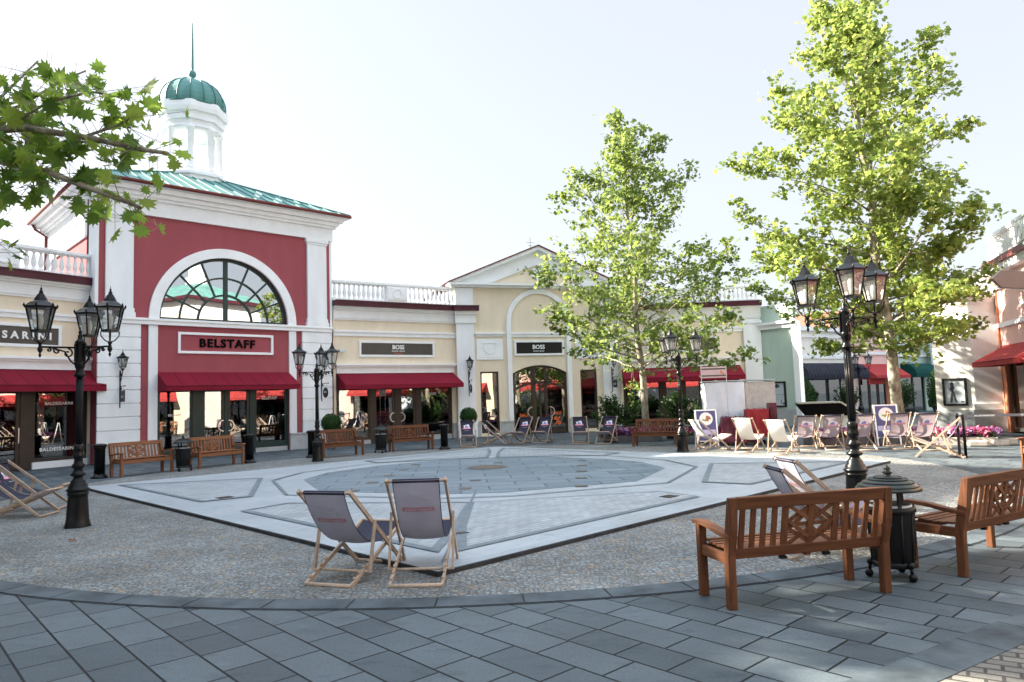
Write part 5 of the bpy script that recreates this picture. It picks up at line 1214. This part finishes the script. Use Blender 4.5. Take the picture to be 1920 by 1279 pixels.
def flowers(loc,rz,lx,ly,label,mats,seed,z=.28,n=1500,box=True,name='flower_bed'):
    t=thing(name,label,'flowers',(*loc,0),rz,'low beds of petunias'); rd=random.Random(seed)
    g=M(); g_=[]
    for i in range(n): g_.append(Vector((rd.uniform(-lx,lx),rd.uniform(-ly,ly),z+rd.uniform(-.12,.08))))
    leafcloud(g,g_,rd,.07,LEAF_SM,.4); part('leaves',g,'leaf_shrub',t,fix=False)
    for mi,m_ in enumerate(mats):
        g=M(); P=[]
        cs=[Vector((rd.uniform(-lx,lx),rd.uniform(-ly,ly),z+.07)) for _ in range(int(7*lx)+3)]
        for c in cs:
            for i in range(n//(3*len(cs))+6): P.append(c+Vector((rd.gauss(0,.11),rd.gauss(0,.10),rd.gauss(.02,.06))))
        leafcloud(g,P,rd,.085,LEAF_FAR,.8); part('blossoms',g,m_,t,fix=False)
    if box: part('planter',M().box(-lx-.03,lx+.03,-ly-.03,ly+.03,0,z-.05),'stone_pot' if box==1 else 'curb_stone',t,bev=.02)
flowers((4.1,25.3),0,.95,.35,'purple and lilac petunias between the rightmost dark deckchair and the bench',('petal_lilac','petal_pink'),1)
flowers((6.0,23.6),0,.7,.35,'dark pink petunias behind the street lamp beside the bench',('petal_pink',),2,n=900)
flowers((9.2,20.6),.0,.8,.35,'pink petunias behind the lilac deckchairs left of the big lamp column',('petal_pink','petal_lilac'),3)
flowers((11.0,20.3),.0,.9,.4,'bright pink petunias at the foot of the right tree',('petal_pink','petal_lilac'),4)
flowers((12.0,19.3),-.5,.7,.35,'pink and white petunias edged with stones beside the barrier',('petal_pink','petal_lilac'),5,box=2)
for i,(x,y) in enumerate(((12.0,18.75),(12.55,18.75),(12.95,19.0))):
    o=part('kerb_stone',M().box(-.22,.22,-.12,.12,0,.16),'curb_stone',None,bev=.04,loc=(x,y,0)); o.rotation_euler=(0,0,.3*i-.4); tag(o,'pale kerb stone edging the flower bed beside the barrier post','kerb stone','pale stones edging the flower bed')
def tree(name,loc,H,prof,label,seed,mat,trunk_r,z0,nl=34,nleaf=11000,leafsize=.15,lean=(0,0),shape=LEAF_FAR,clump=.18,skew=0):
    """prof: list of (height, crown radius)"""
    t=thing(name,label,'tree',(*loc,0)); rd=random.Random(seed)
    def pr(z):
        for (a,ra),(b,rb) in zip(prof,prof[1:]):
            if a<=z<=b: return ra+(rb-ra)*(z-a)/(b-a)
        return prof[-1][1]*.5 if z>prof[-1][0] else prof[0][1]
    tp=[]; n=14
    for i in range(n+1):
        z=H*.97*i/n; w_=.06*math.sin(i*1.3+seed)*min(1,i/4); tp.append(Vector((lean[0]*z/H+w_,lean[1]*z/H+.05*math.cos(i*1.7+seed)*min(1,i/4),z)))
    def tpos(z): 
        f=z/(H*.97)*n; i=min(n-1,int(f)); return tp[i].lerp(tp[i+1],f-i)
    trr=lambda z: trunk_r*max(.05,(1-z/H))**.8*(1+.5*max(0,.3-z)) 
    tm=M().tube(tp,[trr(p.z) for p in tp],12); part('trunk',tm,'bark',t,fix=False)
    lm=M(); tips=[]; 
    for i in range(nl):
        f=(i+.5)/nl; zs=z0+(H*.93-z0)*f**1.25; a=i*2.39996+rd.uniform(-.4,.4)
        el=R(8+46*f+rd.uniform(-8,10)); 
        # find end so that it lies on the crown profile
        L_=1.0
        for it in range(12):
            ze=zs+L_*math.sin(el); L_=.5*L_+.5*max(.25,pr(min(ze,H))*rd.uniform(.93,1.05)/max(.2,math.cos(el)))
            L_=min(L_,(H*1.0-zs)/max(.1,math.sin(el))*.95+.2)
        L_*=rd.choice([1,1,.9,.78,1.06])*(1-skew*max(0,math.cos(a)))
        s=tpos(zs); d=Vector((math.cos(a)*math.cos(el),math.sin(a)*math.cos(el),math.sin(el)))
        P=[s]; m_=7; dd=Vector(d); n0=len(tips)
        for j in range(m_):
            dd=(dd+Vector((rd.gauss(0,.10),rd.gauss(0,.10),rd.gauss(.02,.08)))).normalized(); P.append(P[-1]+dd*L_/m_)
        r0=max(.010,trr(zs)*.30); lm.tube(P,[r0*(1-.85*j/m_) for j in range(m_+1)],6)
        for j in range(1 if f<.5 else 2,m_+1):
            for q in range(2 if L_>1.2 else 1):
                sd=(dd*rd.uniform(.3,.9)+rnd_dir(rd)*.9+Vector((0,0,.15))).normalized(); l2=L_*rd.uniform(.14,.34)*(1.15-.5*j/m_)
                e1=P[j]+sd*l2*.5+Vector((rd.gauss(0,.03),)*3); e2=P[j]+sd*l2*(1.0 if j>2 else 1.3); lm.tube([P[j],e1,e2],[r0*.3,.008,.004],5)
                tips.append((P[j].lerp(e2,.5),.8)); tips.append((e2,1.0)); 
        tips.append((P[-1],1.0))
        tips[n0:]=[(p_,w_*min(1,(L_/3.2)**1.25+.04)) for p_,w_ in tips[n0:]]
    for j in range(int(H*2)): 
        z=z0+ (H-z0)*rd.random(); 
    for j in range(6): tips.append((tpos(H*.97)+Vector((rd.gauss(0,.12),rd.gauss(0,.12),rd.uniform(-1.2,.3))),.35))
    part('limbs',lm,'bark',t,fix=False)
    tot=sum(w_ for _,w_ in tips); mm=M()
    for p,w_ in tips:
        k=max(2,int(nleaf*w_/tot*rd.uniform(.3,1.7))); c=clump*rd.uniform(.7,1.35); Q=[]
        for i in range(k): Q.append(p+Vector((rd.gauss(0,c),rd.gauss(0,c),rd.gauss(-.02,c*.55))))
        leafcloud(mm,Q,rd,leafsize,shape,.55)
    part('crown',mm,mat,t,fix=False)
    return t
tree('plane_tree',(4.8,26.2),12.4,[(2.2,2.8),(3.2,3.8),(4.6,4.1),(6.0,3.9),(7.6,3.4),(8.8,3.0),(9.8,2.1),(10.9,1.2),(12.4,.35)],'tall airy plane tree in front of the gabled building, left of the larger tree',11,'leaf_plane',  .14,2.4,nl=50,nleaf=16500,leafsize=.135,clump=.15,lean=(-.45,0))
tree('maple_tree',(11.75,21.9),14.6,[(2.4,2.4),(3.6,3.6),(5.0,3.9),(7.0,3.75),(9.0,3.35),(11.0,2.9),(12.4,2.1),(13.6,1.2),(14.6,.35)],'tall dense yellow green tree behind the lilac deckchairs and big street lamp',29,'leaf_maple',  .18,2.7,nl=64,nleaf=29000,leafsize=.145,clump=.155,lean=(-.9,0),skew=.30)
for i,(x,y,h) in enumerate(((-15.2,11.8,14.5),(-14.2,5.2,13.5),(-11.8,-.5,12.5),(-18.5,8.0,15.0))):
    tree('plane_tree',(x,y),h,[(3,2.5),(4,3.4),(6,3.9),(9,3.6),(11,2.8),(h-1,1.3),(h,.4)],['plane tree out of view left of the left lamp','plane tree out of view beside the viewpoint','plane tree out of view behind the viewpoint','plane tree out of view far left, before the added shade block'][i],50+i,'leaf_plane',.2,3.0,nl=30,nleaf=8000,leafsize=.24)
# near branch reaching in from the left
t=thing('plane_tree','near plane tree whose leafy branch hangs into the top left corner','tree',(-6.3,4.0,0)); off=Vector((6.3,-4.0,0)); rd=random.Random(5)
tm=M().tube([Vector((0,0,0)),Vector((.03,0,1.5)),Vector((0,.05,3)),Vector((.05,0,5)),Vector((0,0,8.5))],[.20,.16,.14,.11,.03],12); part('trunk',tm,'bark',t)
lm=M(); mm=M(); Q=[]
def W3(x,y,z): return Vector((x,y,z))+off
br=[[(-6.25,4.0,2.9),(-4.8,4.3,3.25),(-3.6,4.45,3.45),(-3.1,4.5,3.5),(-2.7,4.5,3.42),(-2.35,4.5,3.33),(-2.18,4.5,3.3)],
    [(-6.2,4.0,2.7),(-4.6,4.3,3.1),(-3.4,4.5,3.32),(-2.95,4.5,3.2),(-2.62,4.5,3.06),(-2.42,4.5,2.98),(-2.33,4.45,2.93)],
    [(-3.6,4.45,3.45),(-3.2,4.6,3.7),(-2.95,4.6,3.85),(-2.78,4.6,3.92)],
    [(-3.3,4.5,3.47),(-2.9,4.4,3.62),(-2.6,4.35,3.66),(-2.42,4.35,3.62)],
    [(-3.1,4.5,3.42),(-2.98,4.4,3.25),(-2.92,4.35,3.12),(-2.90,4.35,3.02)],
    [(-2.75,4.5,3.42),(-2.5,4.5,3.5),(-2.38,4.5,3.57)],
    [(-3.7,4.5,3.4),(-3.4,4.6,3.7),(-3.2,4.6,3.9),(-3.1,4.6,4.0)],
    [(-4.2,4.3,3.2),(-3.6,4.3,3.15),(-3.3,4.3,3.2),(-3.12,4.3,3.25)],
    [(-3.8,4.6,3.3),(-3.58,4.8,2.9),(-3.50,4.8,2.72)]]
for b in br:
    P=[W3(*p) for p in b]; lm.tube(P,[.03*(1-.8*i/len(P))+.003 for i in range(len(P))] if len(b)>5 else [.010*(1-.6*i/len(P)) for i in range(len(P))],6)
    for i in range(1,len(P)):
        n=int((P[i]-P[i-1]).length*(48 if P[i].x>off.x-4.2 else 16))+1
        for k in range(n):
            c=P[i-1].lerp(P[i],rd.random()); e=c+Vector((rd.gauss(0,.13),rd.gauss(0,.12),rd.gauss(-.02,.11)))
            if (e-off).z>3.95: continue
            lm.tube([c,e],[.003,.0015],3,False); Q.append(e)
for p in [W3(*b[-1]) for b in br]:
    for k in range(5): Q.append(p+Vector((rd.gauss(0,.07),rd.gauss(0,.07),rd.gauss(0,.07))))
def bigleaf(p,size):
    n=Vector((rd.gauss(0,.75),rd.gauss(0,.75),rd.gauss(.55,.6))).normalized(); a=n.orthogonal().normalized(); a.rotate(Matrix.Rotation(rd.uniform(0,2*PI),3,n)); b=n.cross(a)
    s=size*rd.uniform(.55,1.3); cu_=rd.uniform(-.1,.5); fo=rd.uniform(.1,.7); tw=rd.uniform(-.5,.5); sx_=rd.uniform(.8,1.1)
    P=[(0,0),(0,-.46),(.10,-.22),(.30,-.36),(.27,-.16),(.55,-.10),(.36,.04),(.60,.30),(.34,.24),(.30,.44),(.14,.34),(0,.72),(-.14,.34),(-.30,.44),(-.34,.24),(-.60,.30),(-.36,.04),(-.55,-.10),(-.27,-.16),(-.30,-.36),(-.10,-.22)]
    k=len(mm.v)
    for x,y in P:
        x*=sx_; x+=rd.gauss(0,.015); h=-cu_*y*y*s*(1 if y>0 else .4)-fo*abs(x)*s*.5-tw*x*y*s; mm.v.append(p+a*(x*s)+b*(y*s)+n*h)
    m_=len(P)-1
    for i in range(m_): mm.f.append((k,k+1+i,k+1+(i+1)%m_)); mm.sm.append(False)
    st=p-b*.46*s; lm.tube([st,st-b*.35*s+Vector((0,0,.25*s))],[.0015,.0015],3,False)
for q_ in Q:
    if (q_-off).z<3.97: bigleaf(q_,.125)
part('limbs',lm,'bark',t)
# rest of the crown, outside the frame
Q=[]
for i in range(30):
    a=rd.uniform(0,2*PI); el=rd.uniform(.1,1.1); L_=rd.uniform(1.8,3.0); s=Vector((0,0,rd.uniform(3,6.5))); e=s+Vector((math.cos(a)*math.cos(el),math.sin(a)*math.cos(el),math.sin(el)))*L_
    if e.x>2.2 and e.z<6: continue
    lm2=None
    for k in range(110):
        p=s.lerp(e,rd.uniform(.3,1.05))+Vector((rd.gauss(0,.3),rd.gauss(0,.3),rd.gauss(0,.25)))
        wp=p-off
        if (wp.x>-.74*wp.y-.1) and wp.y>0 and wp.z<7.0: continue
        Q.append(p)
leafcloud(mm,Q,rd,.2,LEAF_FAR,.4); part('crown',mm,'leaf_near',t,fix=False)
# ================================================================ STALL, BOARDS, BARRIER, SIGNS
t=thing('covered_stall','large stall wrapped in white and grey sheeting, in front of the cream wing','stall',(7.35,23.3,0),R(-10))
def rag(mm,x0,x1,z0,z1,y,amp,nx=26,nz=14,seed=0,dep=None,thick=.0):
    vs=[]
    for j in range(nz+1):
        for i in range(nx+1):
            x=x0+(x1-x0)*i/nx; z=z0+(z1-z0)*j/nz; d=amp*(noise.noise(Vector((x*3.1+seed,z*1.1,seed)))+.5*noise.noise(Vector((x*8+seed,z*2.5,1+seed)))); vs.append((x,y+d,z))
    mm.add(vs,[(j*(nx+1)+i,j*(nx+1)+i+1,(j+1)*(nx+1)+i+1,(j+1)*(nx+1)+i) for j in range(nz) for i in range(nx)],True)
def draped(mm,x0,x1,y0,y1,z0,z1,amp,seed,taper=0,res=.09,top=True):
    for (a,b,s_) in (((x0,y0),(x1,y0),0),((x1,y0),(x1,y1),1),((x1,y1),(x0,y1),2),((x0,y1),(x0,y0),3)):
        L_=math.dist(a,b); nx=max(3,int(L_/res)); nz=max(3,int((z1-z0)/res)); vs=[]
        for j in range(nz+1):
            for i in range(nx+1):
                f=i/nx; x=a[0]+(b[0]-a[0])*f; y=a[1]+(b[1]-a[1])*f; z=z0+(z1-z0)*j/nz
                edge=min(1,min(f,1-f)*6); lo=(1-j/nz)
                d=amp*(noise.noise(Vector((x*2.6+seed,y*2.6,z*1.0)))*1.2+noise.noise(Vector((x*7,y*7+seed,z*2.2)))*.7)*edge*(.4+lo)
                nx_,ny_=(b[1]-a[1])/L_,-(b[0]-a[0])/L_; k=1+taper*lo
                cxm,cym=(x0+x1)/2,(y0+y1)/2
                vs.append((cxm+(x-cxm)*k+nx_*d,cym+(y-cym)*k+ny_*d,z))
        mm.add(vs,[(j*(nx+1)+i,j*(nx+1)+i+1,(j+1)*(nx+1)+i+1,(j+1)*(nx+1)+i) for j in range(nz) for i in range(nx)],True)
    if top:
        nx=max(3,int((x1-x0)/res)); ny=max(3,int((y1-y0)/res)); vs=[(x0+(x1-x0)*i/nx,y0+(y1-y0)*j/ny,z1+amp*.5*noise.noise(Vector((i*.5+seed,j*.5,0)))*(0<i<nx)*(0<j<ny)) for j in range(ny+1) for i in range(nx+1)]
        mm.add(vs,[(j*(nx+1)+i,j*(nx+1)+i+1,(j+1)*(nx+1)+i+1,(j+1)*(nx+1)+i) for j in range(ny) for i in range(nx)],True)
mm=M(); draped(mm,-1.15,.05,-.7,.9,.55,1.93,.07,2,0,.06); part('white_sheet',mm,'tarp_white',t)
mm=M(); draped(mm,.07,.98,-.65,.9,.7,1.90,.05,7,0,.06); part('grey_sheet',mm,'tarp_grey',t)
mm=M()
for x in (-1.1,.0,.95):
    for y in (-.6,.8): mm.box(x-.03,x+.03,y-.03,y+.03,0,1.88)
part('posts',mm,'steel',t); mm=M(); mm.box(-1.2,1.0,-.72,.92,1.955,1.985); part('top_frame',mm,'poster_paper',t)
t=thing('covered_cart','cart under a crumpled maroon and red cover beside the white stall','cart',(6.95,21.95,0),R(-12))
mm=M(); draped(mm,-.62,.35,-.35,.45,.10,.84,.13,4,.08,.05); part('maroon_cover',mm,'tarp_maroon',t)
mm=M(); draped(mm,.10,.72,-.42,.5,.25,1.06,.12,9,.06,.05); part('red_cover',mm,'tarp_red',t)
mm=M(); 
for (x,y) in ((-.5,-.3),(.3,-.3),(.65,.4),(-.5,.35)): mm.sphere((x,y,.06),.06,8)
part('wheels',mm,'iron_matt',t); mm=M(); draped(mm,.79,.98,-.2,.5,.5,1.25,.04,3,.1); part('maroon_flap',mm,'tarp_maroon',t)
t=thing('price_sign','pinkish panel sign with dark stripes on thin poles above the covered stall','sign',(6.2,22.3,0),R(-8))
mm=M().tube([(-.33,0,0),(-.33,0,2.45)],.014,6); mm.tube([(.42,0,0),(.42,0,2.45)],.014,6); part('poles',mm,'poster_paper',t); p_=part('panel',M().box(-.35,.44,-.02,.02,2.07,2.42),'print_pale',t) if 'print_pale' in MT else None
plain('panel_pink',(.55,.42,.42),.5,.05); p_=part('panel',M().box(-.35,.44,-.02,.02,2.07,2.42),'panel_pink',t)
mm=M(); mm.box(-.32,.41,-.026,-.0205,2.33,2.37); mm.box(-.32,.41,-.026,-.0205,2.12,2.16); part('stripes',mm,'sign_grey',p_); 
mm=M(); mm.xz([(.24,2.22),(.36,2.16),(.37,2.19),(.28,2.28),(.30,2.31),(.25,2.30)],-.028,-.0205); part('pointing_shape',mm,'stone_orange',p_)
def aboard(loc,rz,label):
    t=thing('advertising_board',label,'board',(*loc,0),rz,'purple advertising boards with a plate of food')
    for s,ys in ((0,1),):
        mm=M()
        for sx in (-1,1): mm.beam((sx*.29,-.24,0),(sx*.29,-.03,1.12),.035,.03); mm.beam((sx*.29,.24,0),(sx*.29,.03,1.12),.035,.03)
        mm.beam((-.29,-.03,1.11),(.29,-.03,1.11),.035,.03,(0,0,1)); mm.beam((-.29,-.19,.22),(.29,-.19,.22),.03,.03,(0,0,1)); part('frame',mm,'letter_white',t)
    tl=math.atan2(.21,1.12); 
    mm=M(); mm.T=Matrix.Translation((0,-.20,.21))@Matrix.Rotation(-tl,4,'X'); mm.box(-.275,.275,-.006,.006,0,.91); p_=part('board_face',mm,'board_navy',t)
    T_=Matrix.Translation((0,-.20,.21))@Matrix.Rotation(-tl,4,'X')
    def pp(nm,f,mat):
        q=M(); q.T=T_; f(q); part(nm,q,mat,p_)
    pp('plate',lambda q:q.arc_xz(.0,.66,.0,.19,0,2*PI,-.010,-.0062,24),'food_plate'); 
    def food(q,seed,cnt):
        r=random.Random(seed)
        for i in range(cnt): a=r.uniform(0,6.28); rr=r.uniform(0,.11); q.arc_xz(.02+rr*math.cos(a),.65+rr*.7*math.sin(a),0,r.uniform(.02,.045),0,2*PI,-.012-.0004*i-.0005*seed,-.0101,7)
    pp('greens',lambda q:food(q,1,9),'food_green'); pp('meat',lambda q:food(q,3,6),'food_red')
    pp('text_band',lambda q:q.box(-.25,.25,-.010,-.0062,.20,.34),'print_lil'); 
    return t
plain('print_lil',(.45,.42,.62),.5,.05)
aboard((5.60,21.1),R(-6),'purple board with food picture behind the leftmost white deckchair')
aboard((10.35,20.1),R(-12),'purple board with food picture behind the lilac deckchairs, at the right tree trunk')
t=thing('tilted_cover','dark box with a pale rimmed lid tilted towards the square, in front of the conifer','display case',(12.75,30.2,0),AZ(100)); t.scale=(.84,.84,.80)
mm=M(); mm.add([(-.95,-.5,1.15),(1.15,-.75,1.25),(1.9,-.3,.42),(-.5,.15,.42),(-.95,-.42,1.22),(1.15,-.67,1.32),(1.9,-.22,.49),(-.5,.23,.49)],[(0,1,2,3),(7,6,5,4),(0,4,5,1),(1,5,6,2),(2,6,7,3),(3,7,4,0)])
part('lid',M().xy([(-1.05,-.62),(1.0,-.62),(1.5,.55),(-.75,.55)],1.22,1.30),'lid_pale',t) if 'lid_pale' in MT else None
plain('lid_pale',(.30,.29,.25),.5,.08)
P_=[(-1.05,-.55,1.30),(1.0,-.55,1.33),(1.85,-.35,.62),(-.75,.6,.65)]
mm=M(); mm.xy([(-1.05,-.6),(.95,-.6),(1.0,.7),(-.95,.7)],1.26,1.34); part('lid',mm,'lid_pale',t); mm=M(); mm.beam((.95,-.56,1.30),(1.95,-.5,.60),.08,.08,(0,1,0)); part('lid_edge',mm,'lid_pale',t)
mm=M(); mm.xz([(-.98,1.255),(.92,1.255),(1.85,.6),(-.45,.6)],-.52,-.44); mm.xz([(-.95,1.25),(.9,1.25),(1.0,.6),(-.5,.6)],-.439,.6); part('case',mm,'letter_black',t); part('base',M().box(-.3,1.5,-.4,.5,0,.58),'plinth',t)
t=thing('belt_barrier','grey belt barrier on black posts with small white lettering beside the lilac deckchairs','barrier',(9.95,16.2,0),AZ(105))
for x in (0,.12,2.6): part('post',M().lathe([(.16,0),(.16,.015),(.03,.04),(.028,.90),(.035,.91),(.035,.98),(.0001,.985)] if x!=.12 else [(.03,0),(.03,.95),(.0001,.96)],14,(x,0,0)),'iron',t)
bl=part('belt',M().box(.03,2.57,-.004,.004,.885,.945),'belt',t); mm=M(); 
for x in (.55,1.45,2.2): text(mm,'MCARTHURGLEN',.05,x,-.004,.915,.001,1.0,.002)
part('lettering',mm,'letter_white',bl)
t=thing('finger_signpost','brown metal arrow signs pointing left at the upper right edge','signpost',(4.45,5.2,0))
part('post',M().lathe([(.05,0),(.05,3.0),(.0001,3.05)],14),'iron',t)
mm=M(); mm.T=Matrix.Rotation(R(-1),4,'Z')@Matrix.Rotation(R(4.5),4,'Y'); mm.xz([(-1.10,2.33),(-1.03,2.265),(0,2.265),(0,2.395),(-1.03,2.395)],-.015,.015); part('arrow_plate',mm,'sign_brown',t,bev=.003)
mm=M(); mm.xz([(-.66,2.66),(-.61,2.60),(0,2.60),(0,2.72),(-.61,2.72)],-.015,.015); part('upper_arrow_plate',mm,'seam',t)
